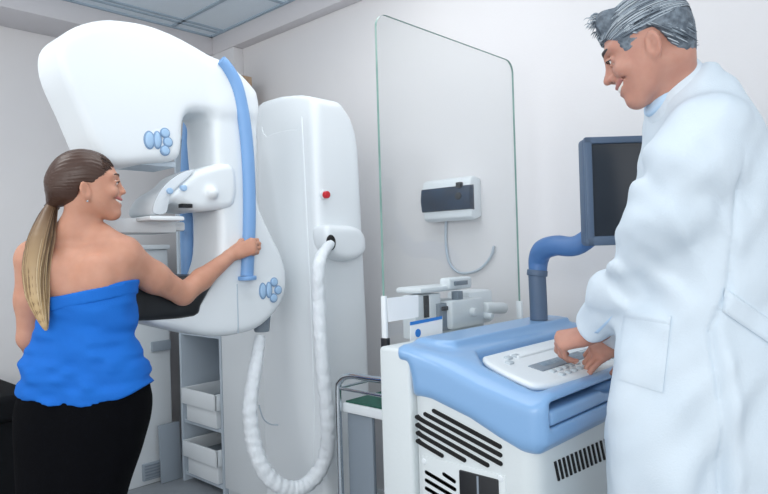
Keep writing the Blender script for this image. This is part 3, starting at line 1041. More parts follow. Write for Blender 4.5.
lc = thing('low_cabinet', (1.75, 3.68, 0), 'white waist-high cabinet against the left wall behind the woman', 'cabinet')
MB().box((1.62, 3.515, .0), (1.895, 3.86, 1.345), .008).build('carcass', MT['white2'], lc)
MB().box((1.61, 3.495, 1.345), (1.90, 3.865, 1.372), .005).build('top', MT['white'], lc)
p, q = on(1, 3.5, 152, 347), on(1, 3.5, 177, 345)
MB().box((p[0], 3.497, .755), (1.89, 3.52, .812), .003).build('grip_strip', MT['grey'], lc)
p, q = on(1, 3.5, 143, 465), on(1, 3.5, 165, 462)
MB().box((p[0], 3.497, .03), (q[0], 3.52, .125), .002).build('vent_plate', MT['grey'], lc)
for i in range(5):
    MB().box((p[0] + .01, 3.493, .042 + i * .017), (q[0] - .01, 3.5, .049 + i * .017), .001).build('vent_slat', MT['midgrey'], lc)
bd = MB().prism([(1.79, 3.46, .002), (1.79, 3.475, .002), (1.79, 3.494, .33), (1.79, 3.479, .33)], (.13, 0, 0), .002).build('leaning_board', MT['grey'])
tag(bd, 'small grey board leaning on the low white cabinet', 'board')

cou = thing('examination_couch', (.55, 3.4, 0), 'black padded examination couch along the left wall beside the woman', 'couch')
MB().box((-.55, 3.10, .60), (1.04, 3.83, .715), .03, 4).build('mattress', MT['couch'], cou)
MB().box((-.52, 3.13, .12), (1.01, 3.80, .60), .01).build('base', MT['couch'], cou)
for a in (-.48, .97):
    for b in (3.17, 3.76):
        MB().cyl((a, b, 0), (a, b, .13), .022, n=16).build('leg', MT['steel'], cou)

# =================================================================== PEOPLE
def skin_mat(name, col, col2, rough=.5):
    return mat(name, col, rough, noise=(col2, 22, (1, 1, 1)), bump=(350, .06, (1, 1, 1)), sss=.25, spec=.35)


SK_W = skin_mat('woman_skin', 'c8957e', 'c18d76')
SK_M = skin_mat('man_skin', 'bf8f7e', 'b68474')
LIP = mat('lips', 'bd6c68', .4, bump=(200, .05, (1, 1, 1)))
LIPM = mat('man_lips', 'b67a72', .45, bump=(200, .05, (1, 1, 1)))
TEETH = mat('teeth', 'f0efe9', .25, bump=(60, .02, (1, 1, 1)))
EYEW = mat('eye_white', 'e9e7e4', .2, bump=(60, .01, (1, 1, 1)))
IRIS = mat('iris', '33241c', .15, bump=(60, .01, (1, 1, 1)))
NAIL = mat('nail', 'dfb3a6', .3, bump=(60, .02, (1, 1, 1)))


def frame(origin):
    """person frame: x to the picture's right, y away from the camera, z up"""
    o = np.array([origin[0], origin[1], 0.0])
    A = np.stack([R0, F0, Z0])

    def w(u, v, dep):
        return A @ (at(u, v, dep) - o)
    return w, -math.radians(47), o


def hrot(yaw, pitch, roll):
    """head axes (columns: forward, left, up); yaw 0 faces picture-right, 180 picture-left"""
    cy, sy = math.cos(math.radians(yaw)), math.sin(math.radians(yaw))
    f = np.array([cy, sy, 0])
    l = np.array([-sy, cy, 0])
    u = np.array([0, 0, 1.0])
    p = math.radians(pitch)
    f, u = math.cos(p) * f - math.sin(p) * u, math.cos(p) * u + math.sin(p) * f
    r = math.radians(roll)
    l, u = math.cos(r) * l + math.sin(r) * u, math.cos(r) * u - math.sin(r) * l
    return np.stack([f, l, u], 1)


def build_head(F, c, Rm, s, male, ear=(0, 0)):
    H = lambda x, y, z: np.array(c) + Rm @ (np.array([x, y, z]) * s)
    C = lambda a, b, ra, rb=None, k=.01, m='u': F.cap(H(*a), H(*b), ra * s, (ra if rb is None else rb) * s, k * s, m)
    E = lambda a, r, k=.02, m='u', R=None: F.ell(H(*a), np.array(r) * s, Rm if R is None else Rm @ R, k * s, m)
    E((-.009 if male else -.012, 0, .036), (.090 if male else .094, .075, .080), 0)
    E((.022, 0, -.005), (.070, .066, .085), .03)
    E((.030, 0, -.045), (.054, .055, .066), .03)
    jw = .048 if male else .043
    for y in (-1, 1):
        C((.0, y * (jw + .006), -.052), (.068, y * .014, -.100), .021, .017, .03)
    E((.074, 0, -.1), (.019, .021, .017), .02)
    br = .0115 if male else .009
    for y in (-1, 1):
        C((.084, y * .014, .024), (.066, y * .050, .026), br, br * .8, .018)
        E((.066, y * .039, -.029), (.024, .024, .021), .014)
        E((.0915, y * .031, .004), (.012, .017, .0115), .012, 's')
    n = 1.0 if male else .82
    C((.088, 0, .018), (.104, 0, -.018), .0078, .0095 * n, .012)
    C((.104, 0, -.018), (.112 if male else .109, 0, -.027), .0095 * n, .0105 * n, .006)
    for y in (-1, 1):
        E((.098, y * .0125 * n, -.030), (.012, .0075, .008), .006)
        E((.1035, y * .0068, -.0375), (.0045, .0035, .003), .002, 's')
    # mouth: muzzle, parted smiling lips drawn back to raised corners
    E((.078, 0, -.060), (.022, .030, .022), .02)
    for y in (-1, 1):
        up = [(.1000, 0, -.0535), (.0945, y * .014, -.0535), (.0845, y * .0275, -.0510), (.0690, y * .0400, -.0465)]
        dn = [(.0945, 0, -.0740), (.0895, y * .015, -.0715), (.0810, y * .0285, -.0620), (.0690, y * .0400, -.0480)]
        cut = [(.1010, 0, -.0640), (.0950, y * .015, -.0620), (.0850, y * .0295, -.0565), (.0720, y * .0410, -.0490)]
        for k in range(3):
            C(up[k], up[k + 1], (.0044, .0042, .0036)[k], (.0042, .0036, .0024)[k], .004)
            C(dn[k], dn[k + 1], (.0050, .0046, .0038)[k], (.0046, .0038, .0024)[k], .004)
        for k in range(3):
            C(cut[k], cut[k + 1], (.0056, .0052, .0042)[k], (.0052, .0042, .0022)[k], .002, 's')
    for y in (-1, 1):                                                # smile creases
        C((.0985, y * .0185, -.030), (.0720, y * .0470, -.052), .0030, .0024, .003, 's')
    # eyelids
    for y in (-1, 1):
        C((.0865, y * .018, .004), (.0915, y * .030, .0095), .0036, .0046, .004)
        C((.0915, y * .030, .0095), (.0805, y * .045, .005), .0046, .0036, .004)
        C((.087, y * .019, -.002), (.0895, y * .031, -.0065), .003, .0033, .004)
        C((.0895, y * .031, -.0055), (.0805, y * .044, .000), .0036, .0034, .004)
    # ears
    a = math.radians(14)
    RE = np.array([[math.cos(a), 0, -math.sin(a)], [0, 1, 0], [math.sin(a), 0, math.cos(a)]])
    for y in (-1, 1):
        b = math.radians(30) * y
        RY = np.array([[math.cos(b), math.sin(b), 0], [-math.sin(b), math.cos(b), 0], [0, 0, 1]])
        E((-.010 + ear[0], y * .0835, -.008 + ear[1]), (.0195, .0085, .033), .006, 'u', RY @ RE)
        E((-.004 + ear[0], y * .072, -.034 + ear[1]), (.009, .006, .011), .006, 'u', RY @ RE)
        E((-.0065 + ear[0], y * .0930, -.005 + ear[1]), (.0115, .0105, .0205), .004, 's', RY @ RE)
        C((-.014 + ear[0], y * .0865, .004 + ear[1]), (-.012 + ear[0], y * .0865, -.016 + ear[1]), .0035, .003, .004)
    return H


def face_parts(H, Rm, s, par, lashes, brow_m, bw, man):
    for y in (-1, 1):
        c = H(.0795, y * .0315, .0025)
        MB().ball(c, .0117 * s).build('eyeball', EYEW, par)
        d = Rm @ np.array([.96, y * .10, -.08])
        i0 = c + d / np.linalg.norm(d) * .0098 * s
        i1 = c + d / np.linalg.norm(d) * .0122 * s
        MB().cyl(i0, i1, .0056 * s, .0045 * s, n=18).build('iris', IRIS, par)
        MB().tube([H(.0905, y * .017, .0035), H(.0962, y * .030, .0068), H(.0845, y * .046, .0025)], [.0009 * s, .0019 * s, .001 * s], n=8, sub=5).build('lashes', lashes, par)
        z = .024 if man else .0255
        MB().tube([H(.096, y * .012, z), H(.0945, y * .026, z + .0065), H(.083, y * .042, z + .006), H(.073, y * .052, z)], [.002 * s * bw, .0036 * s * bw, .003 * s * bw, .001 * s], n=10, sub=5,
                  squash=(tuple(Rm[:, 0]), .7)).build('eyebrow', brow_m, par)
    MB().tube([H(.0690, -.037, -.0488), H(.0805, -.0265, -.0560), H(.0905, -.014, -.0610), H(.0950, 0, -.0625), H(.0905, .014, -.0610), H(.0805, .0265, -.0560), H(.0690, .037, -.0488)], [.002 * s, .0042 * s, .0058 * s, .006 * s, .0058 * s, .0042 * s, .002 * s], n=10, sub=5).build('teeth', TEETH, par)


def hand(F, wrist, fwd, dorsal, side, curls, spread, sc, thumb, nails=None):
    """palm, four jointed fingers and a thumb that leaves the side of the palm.
    fwd: along the metacarpals, dorsal: back of the hand, side=+1 puts the thumb on cross(fwd,dorsal)"""
    fwd = np.array(fwd, float)
    fwd /= np.linalg.norm(fwd)
    dz = np.array(dorsal, float)
    dz -= fwd * (dz @ fwd)
    dz /= np.linalg.norm(dz)
    tx = np.cross(fwd, dz) * side
    P = lambda a, b, c: np.array(wrist) + (fwd * a + tx * b + dz * c) * sc
    F.cap(P(-.03, 0, 0), P(.012, 0, 0), .0245 * sc, .025 * sc, .012)
    mc = []
    for i, (b, L) in enumerate(((.028, .092), (.0095, .096), (-.009, .091), (-.0265, .083))):
        kn = P(L, b, .004 - abs(i - 1) * .0015)
        F.cap(P(.012, b * .55, .0), kn, .0135 * sc, .0115 * sc, .016)
        mc.append(kn)
    F.cap(P(.03, -.012, -.006), P(.075, -.008, -.004), .014 * sc, .012 * sc, .018)
    lens = ((.043, .026, .021), (.048, .030, .022), (.045, .028, .022), (.035, .021, .019))
    tips = []
    for i in range(4):
        p = mc[i]
        ang = 0
        sp = math.radians(spread[i])
        base = math.cos(sp) * fwd + math.sin(sp) * tx
        for j in range(3):
            ang += math.radians(curls[i][j])
            d = math.cos(ang) * base - math.sin(ang) * dz
            q = p + d * lens[i][j] * sc
            r0, r1 = ((.0098, .0088), (.0088, .0078), (.0078, .0066))[j]
            k = .92 if i == 3 else 1
            F.cap(p, q, r0 * k * sc, r1 * k * sc, .004)
            nd = math.sin(ang) * base + math.cos(ang) * dz
            p = q
        tips.append((p, d, nd))
    # thumb
    t0, t1, t2, t3 = [P(*t) for t in thumb]
    F.cap(t0, t1, .0165 * sc, .0125 * sc, .016)
    F.cap(t1, t2, .0115 * sc, .0100 * sc, .006)
    F.cap(t2, t3, .0100 * sc, .0078 * sc, .004)
    return tips


def strands(name, lines, rad, material, par, **tg):
    V, Q = [], []
    for L in lines:
        n = len(V)
        m = len(L)
        up = Vector((.3, .2, .9))
        for i, p in enumerate(L):
            t = (Vector(L[min(i + 1, m - 1)]) - Vector(L[max(i - 1, 0)])).normalized()
            a = t.cross(up).normalized()
            b = t.cross(a)
            r = rad * (math.sin(PI * (0.12 + .88 * (i + .2) / m)) ** .6 if i < m - 1 else .1)
            for k in range(4):
                c, s_ = math.cos(k * PI / 2), math.sin(k * PI / 2)
                V.append(Vector(p) + a * c * r + b * s_ * r)
        for i in range(m - 1):
            for k in range(4):
                x, y = n + i * 4 + k, n + i * 4 + (k + 1) % 4
                Q.append((x, y, y + 4, x + 4))
    return mesh_np(name, np.array([tuple(v) for v in V]), np.array(Q), material, par)


def hair_mat(name, stops, rough=.42, axis_=None):
    """per-strand colour; optional change of hair colour along z (dyed ends)"""
    m = bpy.data.materials.new(name)
    m.use_nodes = True
    nt = m.node_tree
    b = nt.nodes['Principled BSDF']
    b.inputs['Roughness'].default_value = rough
    b.inputs['Specular IOR Level'].default_value = .45
    ge = nt.nodes.new('ShaderNodeNewGeometry')
    rp = nt.nodes.new('ShaderNodeValToRGB')
    for i, (t, c) in enumerate(stops):
        e = rp.color_ramp.elements[i] if i < 2 else rp.color_ramp.elements.new(t)
        e.position = t
        e.color = lin(c)
    nt.links.new(ge.outputs['Random Per Island'], rp.inputs['Fac'])
    nt.links.new(rp.outputs['Color'], b.inputs['Base Color'])
    if axis_:
        z0, z1, stops2 = axis_
        r2 = nt.nodes.new('ShaderNodeValToRGB')
        for i, (t, c) in enumerate(stops2):
            e = r2.color_ramp.elements[i] if i < 2 else r2.color_ramp.elements.new(t)
            e.position = t
            e.color = lin(c)
        tc = nt.nodes.new('ShaderNodeTexCoord')
        sx = nt.nodes.new('ShaderNodeSeparateXYZ')
        mr = nt.nodes.new('ShaderNodeMapRange')
        mr.inputs['From Min'].default_value = z0
        mr.inputs['From Max'].default_value = z1
        mx = nt.nodes.new('ShaderNodeMix')
        mx.data_type = 'RGBA'
        nt.links.new(tc.outputs['Object'], sx.inputs[0])
        nt.links.new(sx.outputs['Z'], mr.inputs['Value'])
        nt.links.new(mr.outputs['Result'], mx.inputs['Factor'])
        nt.links.new(rp.outputs['Color'], mx.inputs['A'])
        nt.links.new(r2.outputs['Color'], mx.inputs['B'])
        nt.links.new(ge.outputs['Random Per Island'], r2.inputs['Fac'])
        nt.links.new(mx.outputs['Result'], b.inputs['Base Color'])
    return m


# ----------------------------------------------------------------- the woman
o_ = at(86, 600, 2.0)
wf, wrz, wo = frame(o_)
woman = thing('person', (o_[0], o_[1], 0), 'woman in a blue strapless top seen from behind, one hand on the machine handle', 'person', rz=wrz)
WI = None


def wbuild(F, name, m, par=woman, **k):
    V, Q = F.mesh()
    for _ in range(k.pop('smooth', 1)):
        V = relax(V, Q)
    col = k.pop('colour', None)
    me_o = mesh_np_local(name, V, Q, m, par, col)
    return tag(me_o, **k)


def mesh_np_local(name, V, Q, m, par, col=None):
    """vertices already in the person's own frame"""
    rootp = par
    while rootp.parent is not None:
        rootp = rootp.parent
    inv = ORIGIN[rootp.name]
    Wm = np.array(inv.inverted())
    Vw = V @ Wm[:3, :3].T + Wm[:3, 3]
    colf = None
    if col is not None:
        iv = np.array(inv)
        colf = lambda c: col(c @ iv[:3, :3].T + iv[:3, 3])
    return mesh_np(name, Vw, Q, m, par, colf)


class PMB(MB):
    """MB whose coordinates are in the person's own frame"""

    def build(s, name, material, parent=None, **k):
        rootp = parent
        while rootp.parent is not None:
            rootp = rootp.parent
        Wm = ORIGIN[rootp.name].inverted()
        s.v = [tuple(Wm @ Vector(p)) for p in s.v]
        return MB.build(s, name, material, parent, **k)


def pstrands(name, lines, rad, m, par):
    rootp = par
    while rootp.parent is not None:
        rootp = rootp.parent
    Wm = ORIGIN[rootp.name].inverted()
    return strands(name, [[tuple(Wm @ Vector(p)) for p in L] for L in lines], rad, m, par)


WD = 2.0
hc = wf(89, 185, WD)
hR = hrot(26, -2, 0)
hs = .91
zf = lambda v: wf(86, v, WD)[2]
WF = Fld(axis((-.27, -.06, .006), (-.06, .30, .0035), (.30, .60, .006)), axis((-.22, .2, .005), (.2, .56, .006)),
         axis((-.01, .5, .02), (.5, 1.05, .012), (1.05, 1.36, .0055), (1.36, 1.66, .0035)))
H = build_head(WF, hc, hR, hs, False, (-.004, -.020))


def wsec(v, ul, ur, hd, yo=0.0):
    c = wf((ul + ur) / 2, v, WD)
    return (c[2], c[0], c[1] + yo, (ur - ul) / 2 / 320, hd)


# neck, shoulders, back
WF.chain([H(-.030, 0, -.045), wf(77, 230, WD) + [0, .0, 0], wf(77, 252, WD) + [0, .01, 0]], [.043, .043, .058], k=.03)
WF.chain([wf(78, 226, WD) + [0, .015, 0], wf(52, 242, 2.0), wf(33, 254, 2.02)], [.036, .036, .044], k=.04)
WF.chain([wf(80, 228, WD) + [0, .015, 0], wf(104, 241, 2.0), wf(124, 252, 2.02)], [.036, .036, .046], k=.04)
WF.loft([wsec(247, 44, 116, .045), wsec(256, 34, 128, .07), wsec(268, 32, 132, .086), wsec(285, 38, 132, .094), wsec(305, 47, 127, .084), wsec(330, 48, 126, .078),
         wsec(350, 46, 128, .082), wsec(375, 40, 134, .095), wsec(400, 34, 138, .105), wsec(430, 36, 130, .10), wsec(450, 40, 122, .09)], k=.03, p=2.2)
for u in (58, 106):
    WF.ell(wf(u, 275, WD) + [0, -.072, 0], (.042, .022, .06), k=.03)
WF.cap(wf(81, 250, WD) + [0, -.098, 0], wf(84, 320, WD) + [0, -.125, 0], .012, k=.03, mode='s')
# legs and feet
for sx in (-1, 1):
    hip = wf(86 + sx * 22, 440, WD)
    kn = np.array([hip[0] * .75, .02, .47])
    an = np.array([hip[0] * .72, -.02, .09])
    WF.chain([hip, kn, an], [.07, .05, .036], k=.02)
    WF.chain([an + [0, -.02, -.04], an + [0, .08, -.06], an + [0, .15, -.065]], [.035, .032, .022], k=.02)
# right arm to the grab handle, left arm hanging in front
sh_r, el_r, wr_r = wf(122, 257, 2.02), wf(183, 294, 2.22), wf(233.5, 253.5, 2.405)
mid = .5 * (sh_r + el_r)
WF.chain([sh_r, mid + [0, 0, -.004], el_r], [.060, .0475, .038], k=.03)
fm = el_r + .35 * (wr_r - el_r)
WF.chain([el_r, fm, wr_r], [.038, .038, .0235], k=.015)
sh_l, el_l = wf(33, 262, 2.02), wf(30, 338, 2.03)
wl = wf(42, 372, 2.25)
WF.chain([sh_l, .5 * (sh_l + el_l), el_l], [.052, .045, .037], k=.03)
WF.chain([el_l, wl], [.037, .024], k=.015)
grip = wf(247.5, 247, 2.452)
fw = np.array([.55, .75, .30])
hand(WF, wr_r, (.86, .06, .30), (-.12, -1, .12), -1,
     ((62, 78, 45), (64, 82, 50), (66, 84, 50), (66, 84, 50)), (2, 0, -1, -3), .86,
     ((.02, .018, -.008), (.045, .045, -.02), (.070, .050, -.036), (.088, .036, -.050)))
hand(WF, wl, (.75, .3, -.35), (-.2, -.5, .6), 1, ((15, 25, 15),) * 4, (3, 0, -2, -4), .84,
     ((.02, .018, -.008), (.045, .042, -.02), (.072, .050, -.026), (.095, .046, -.030)))


def lipcol(c):
    q = (c - hc) @ hR / hs
    ay = np.abs(q[:, 1])
    m = (q[:, 0] > .068) & (ay < .040) & (q[:, 2] > -.0785 + ay * .62) & (q[:, 2] < -.0495 + ay * .14) & (q[:, 0] > .0930 - ay * .42)
    return m.astype(int)


WBASE = WF.copy()
wb_ = wbuild(WF, 'body', [SK_W, LIP], colour=lipcol)
WHAIR = hair_mat('woman_hair', ((0, '2b1d18'), (.6, '453027'), (1, '5c4335')), .38)
face_parts(type('L', (), {'__call__': lambda s, *a: tuple(np.array(ORIGIN[woman.name].inverted()) [:3, :3] @ H(*a) + np.array(ORIGIN[woman.name].inverted())[:3, 3])})(), np.array(ORIGIN[woman.name].inverted())[:3, :3] @ hR, hs, woman, IRIS,
           WHAIR, .8, False)

# hair: smooth cap combed back to the tie
HF = Fld(axis((-.20, .12, .0035)), axis((-.13, .15, .0035)), axis((1.36, 1.68, .0035)))
Hh = lambda x, y, z: np.array(hc) + hR @ (np.array([x, y, z]) * hs)
HF.ell(Hh(-.016, 0, .036), np.array((.103, .083, .087)) * hs, hR, 0)
HF.ell(Hh(-.055, 0, .005), np.array((.070, .070, .075)) * hs, hR, .03 * hs)
X, Y, Z = HF.XYZ()
qx, qy, qz = [((X - hc[0]) * hR[0, i] + (Y - hc[1]) * hR[1, i] + (Z - hc[2]) * hR[2, i]) / hs for i in range(3)]
line = [(.13, .082), (.097, .078), (.088, .064), (.078, .048), (.066, .030), (.050, .006), (.030, -.014), (.014, -.010), (.004, .000), (-.014, .004), (-.028, -.012), (-.038, -.040), (-.06, -.064), (-.2, -.08), (-.2, .2), (.13, .2)]
HF.d = np.maximum(HF.d, poly_sdf(line, qx, qz) * hs * .9)
tie = wf(51.5, 206, 1.99)
HF.cap(Hh(-.085, 0, -.005), tie, .045, .017, .03)
ang = np.arctan2(qy, qz - .0)
HF.d = (HF.d + .0010 * np.sin(ang * 46 + 5 * vnoise(X, Y, Z, 25, 25, 25)) + .0012 * vnoise(X, Y, Z, 30, 60, 60)).astype(np.float32)
hair = wbuild(HF, 'hair', WHAIR, label='brown hair pulled back into a long fair-ended ponytail')
lines = []
T = Hh.__call__(0, 0, 0)
tl = (np.array(tie) - hc) @ hR / hs
for i in range(230):
    ph = random.uniform(-2.0, 2.0)
    t0 = random.uniform(-.05, .55)
    L = []
    for k in range(11):
        t = t0 + (1 - t0) * k / 10
        th = -.35 + t * 2.9
        e = np.array([-.016 + .1035 * math.cos(th), .0835 * math.sin(th) * math.sin(ph), .036 + .0875 * math.sin(th) * math.cos(ph)])
        w_ = max(0, (t - .45) / .55) ** 1.6
        e = e * (1 - w_) + tl * w_
        if e[2] < np.interp(e[0], [-.2, -.05, -.03, 0, .02, .05, .08, .1], [-.075, -.055, -.01, .006, -.006, .012, .056, .085]):
            continue
        L.append(tuple(Hh(*e)))
    if len(L) > 3:
        lines.append(L)
pstrands('strands', lines, .0011, WHAIR, hair)
WTAIL = hair_mat('ponytail_hair', ((0, '2e211a'), (.5, '5e4736'), (1, '94775a')), .4,
                 axis_=(wf(40, 300, WD)[2] - .02, wf(50, 212, WD)[2], ((0, '5e4833'), (.35, 'a48660'), (.7, 'c9ad80'), (1, 'ead9b8'))))
# swap ends: fair hair lies at the lower end
nt0 = WTAIL.node_tree
for n_ in nt0.nodes:
    if n_.type == 'MAP_RANGE':
        n_.inputs['To Min'].default_value, n_.inputs['To Max'].default_value = 1, 0
TP = [wf(51.5, 206, 1.985), wf(47, 218, 1.965), wf(41, 240, 1.93), wf(36.5, 268, 1.90), wf(38, 298, 1.885), (wf(46, 330, 1.88))]
TRr = [.017, .026, .036, .036, .030, .006]
TS = spline(TP, 4)
PF = Fld(axis((-.24, .0, .004)), axis((-.2, .05, .004)), axis((1.02, 1.50, .005)))
rr_ = np.interp(np.linspace(0, 5, len(TS)), range(6), [r * .82 for r in TRr])
PF.chain([np.array(p) for p in TS], rr_, k=.006)
wbuild(PF, 'ponytail', WTAIL, hair, label='fair blond ponytail')
lines = []
for i in range(420):
    a, q = random.uniform(0, 2 * PI), random.uniform(.72, 1.12)
    e1, tw = random.uniform(.80, 1.0), random.uniform(-.5, .5)
    L = []
    for k in range(14):
        t = e1 * k / 13
        p = np.array(TS[min(int(t * (len(TS) - 1)), len(TS) - 1)])
        f_ = t * (len(TS) - 1) - int(t * (len(TS) - 1))
        p2 = np.array(TS[min(int(t * (len(TS) - 1)) + 1, len(TS) - 1)])
        p = p * (1 - f_) + p2 * f_
        r = np.interp(t * 5, range(6), TRr) * q
        L.append(tuple(p + np.array([math.cos(a + tw * t), .75 * math.sin(a + tw * t), 0]) * r))
    lines.append(L)
pstrands('ponytail_strands', lines, .0017, WTAIL, hair)
tn = Vector(TP[0]) - Vector(tie - np.array([.03, 0, -.02]))
PMB().tube([tuple(tie + np.array([.006, .004, .005])), tuple(tie + np.array([-.003, -.004, -.011]))], .0205, n=18, sub=3).build('hair_tie', MT['black'], hair, label='dark hair tie')
er = Hh(-.010, -.082, -.062)
PMB().ball(tuple(er), .0032).build('earring', MT['chrome'], woman)

# blue top
TOPM = mat('blue_top_cotton', '1a6cc9', .8, noise=('1966c1', 9, (1, 1, 1)), bump=(220, .10, (1, 1, 1)), spec=.25)
TF = Fld(axis((-.26, .26, .005)), axis((-.20, .24, .0055)), axis((.84, 1.26, .005)))
TF.loft([wsec(280, 39, 136, .104), wsec(300, 40.5, 134.5, .108), wsec(318, 41, 133.5, .106), wsec(334, 37, 134, .106), wsec(352, 28, 141, .116), wsec(372, 23, 147, .126), wsec(390, 20.5, 151, .133), wsec(420, 20, 152, .136)], k=0, p=2.2)
X, Y, Z = TF.XYZ()
a, b = wf(45, 300, WD), wf(136, 281, WD)
TF.d = np.maximum(TF.d, (Z - (a[2] + (X - a[0]) * (b[2] - a[2]) / (b[0] - a[0])) + .004 * np.sin(X * 30)) * .95)
hemz = np.interp(X[:, 0, 0], [wf(u, 390, WD)[0] for u in (20, 40, 70, 100, 130, 152)], [wf(86, v, WD)[2] for v in (388.5, 391.5, 394.5, 397.5, 394, 385)])[:, None, None]
zt = (Z - zf(390)) / (zf(300) - zf(390))
fold = .0115 * np.sin((Z * 58 + X * 22 + 2.6 * vnoise(X, Y, Z, 9, 6, 8, 1))) * np.clip(1.25 - zt, 0, 1) * np.clip((zt - .0) * 2.2, .15, 1)
fold = fold * (.35 + 1.3 * np.abs(vnoise(X, Y, Z, 6, 5, 7, 3)))
fold = fold + .010 * vnoise(X, Y, Z, 10, 6, 24, 2) + .017 * vnoise(X + .25 * Z, Y, Z, 24, 10, 46, 5) * np.clip(1.3 - zt, .2, 1)
TF.d = np.maximum(TF.d + fold, hemz - Z + .003 * np.sin(X * 60)).astype(np.float32)
top = wbuild(TF, 'strapless_top', TOPM, smooth=1, label='bright blue strapless top')
BF = Fld(axis((-.22, .22, .005)), axis((-.18, .18, .005)), axis((1.02, 1.28, .004)))
BF.loft([wsec(275, 38, 137, .106), wsec(300, 40, 135.5, .110), wsec(320, 40, 134, .108)], k=0, p=2.2)
X, Y, Z = BF.XYZ()
line_ = a[2] + (X - a[0]) * (b[2] - a[2]) / (b[0] - a[0])
BF.d = np.maximum(BF.d, np.maximum(Z - line_, line_ - .040 - Z) * .95).astype(np.float32)
wbuild(BF, 'top_band', TOPM, top)
SKIRT = mat('black_cloth', '07080c', .95, bump=(200, .12, (1, 1, 1)), spec=.1)
KF = Fld(axis((-.26, .26, .008)), axis((-.22, .22, .008)), axis((.42, .96, .010)))
KF.loft([wsec(382, 27, 146, .120), wsec(400, 21, 150, .130), wsec(420, 19.5, 149, .134), wsec(445, 20, 142, .130), wsec(494, 22, 126, .118), wsec(535, 26, 117, .112)], k=0, p=2.3)
X, Y, Z = KF.XYZ()
KF.d = (KF.d + .006 * vnoise(X, Y, Z, 14, 10, 7, 4)).astype(np.float32)
wbuild(KF, 'skirt', SKIRT, label='black skirt')
for sx in (-1, 1):
    hip = wf(86 + sx * 30, 440, WD)
    an = np.array([hip[0] * .72, -.02, .09])
    SF = Fld(axis((an[0] - .07, an[0] + .07, .006)), axis((an[1] - .09, an[1] + .24, .006)), axis((-.01, .10, .006)))
    SF.chain([an + [0, -.025, -.045], an + [0, .07, -.058], an + [0, .16, -.066]], [.043, .040, .028], k=.02)
    X, Y, Z = SF.XYZ()
    SF.d = np.maximum(SF.d, np.maximum(.002 - Z, Z - .068)).astype(np.float32)
    wbuild(SF, 'shoe', MT['couch'])

# ------------------------------------------------------------------- the man
o_ = at(690, 600, 1.45)
mf, mrz, mo = frame(o_)
man = thing('person', (o_[0], o_[1], 0), 'smiling grey-haired man in a white lab coat, hands on the console keys', 'person', rz=mrz)
MD = 1.42
hc = mf(648.5, 47.5, MD)
hR = hrot(180 - 27, 22, 2)
hs = .94
MF = Fld(axis((-.42, -.20, .0045), (-.20, .06, .003), (.06, .3, .008)), axis((-.26, .12, .004), (.12, .52, .005)),
         axis((-.01, .5, .025), (.5, .95, .02), (.95, 1.14, .004), (1.14, 1.56, .012), (1.56, 1.90, .003)))
Hm = build_head(MF, hc, hR, hs, True, (.002, -.018))
MF.chain([Hm(-.034, 0, -.045), mf(674, 88, MD + .02), mf(690, 135, 1.44)], [.050, .048, .07], k=.03)


def msec(v, ul, ur, hd, dep=1.45, yo=0.0):
    c = mf((ul + ur) / 2, v, dep)
    return (c[2], c[0], c[1] + yo, (ur - ul) / 2 * dep / 640, hd)


MF.loft([msec(120, 666, 726, .10), msec(150, 662, 740, .14), msec(220, 657, 752, .145), msec(300, 645, 765, .135), msec(400, 635, 775, .15), msec(460, 640, 770, .14)], k=.04)
for sy in (-.075, .075):
    hip = np.array([.03, sy, .90])
    MF.chain([hip, hip * [1, 1, 0] + [-.02, 0, .5], hip * [1, 1, 0] + [0, 0, .09]], [.078, .06, .042], k=.02)
    an = hip * [1, 1, 0] + [0, 0, .08]
    MF.chain([an + [.03, 0, -.03], an + [-.09, .03, -.045], an + [-.16, .05, -.05]], [.04, .036, .026], k=.02)
# arms (inside the sleeves) and hands on the keys
LP = [mf(700, 140, 1.31), mf(650, 255, 1.42), mf(597, 332, 1.668)]
RP = [mf(674, 135, 1.58), mf(650, 258, 1.685), mf(622, 342, 1.765)]
for PTS in (LP, RP):
    MF.chain(PTS, [.046, .038, .027], k=.03)
fwd = mf(570, 339, 1.70) - LP[2]
tl = hand(MF, LP[2] + fwd / np.linalg.norm(fwd) * .012, fwd, (-.35, -.45, .75), 1, ((58, 40, 18), (64, 44, 22), (70, 44, 24), (74, 44, 24)), (11, 3, -4, -11), .95,
          ((.016, .020, -.008), (.040, .043, -.024), (.066, .052, -.046), (.090, .046, -.062)))
fwd2 = mf(597, 353, 1.745) - RP[2]
tr_ = hand(MF, RP[2] + fwd2 / np.linalg.norm(fwd2) * .0, fwd2, (-.1, -.55, .75), -1, ((20, 28, 18), (45, 48, 25), (52, 50, 25), (55, 50, 25)), (10, 3, -4, -10), .94,
           ((.016, .020, -.008), (.040, .043, -.024), (.066, .052, -.046), (.090, .046, -.062)))


def lipcol(c):
    q = (c - hc) @ hR / hs
    ay = np.abs(q[:, 1])
    m = (q[:, 0] > .068) & (ay < .040) & (q[:, 2] > -.0780 + ay * .62) & (q[:, 2] < -.0500 + ay * .14) & (q[:, 0] > .0935 - ay * .42)
    return m.astype(int)


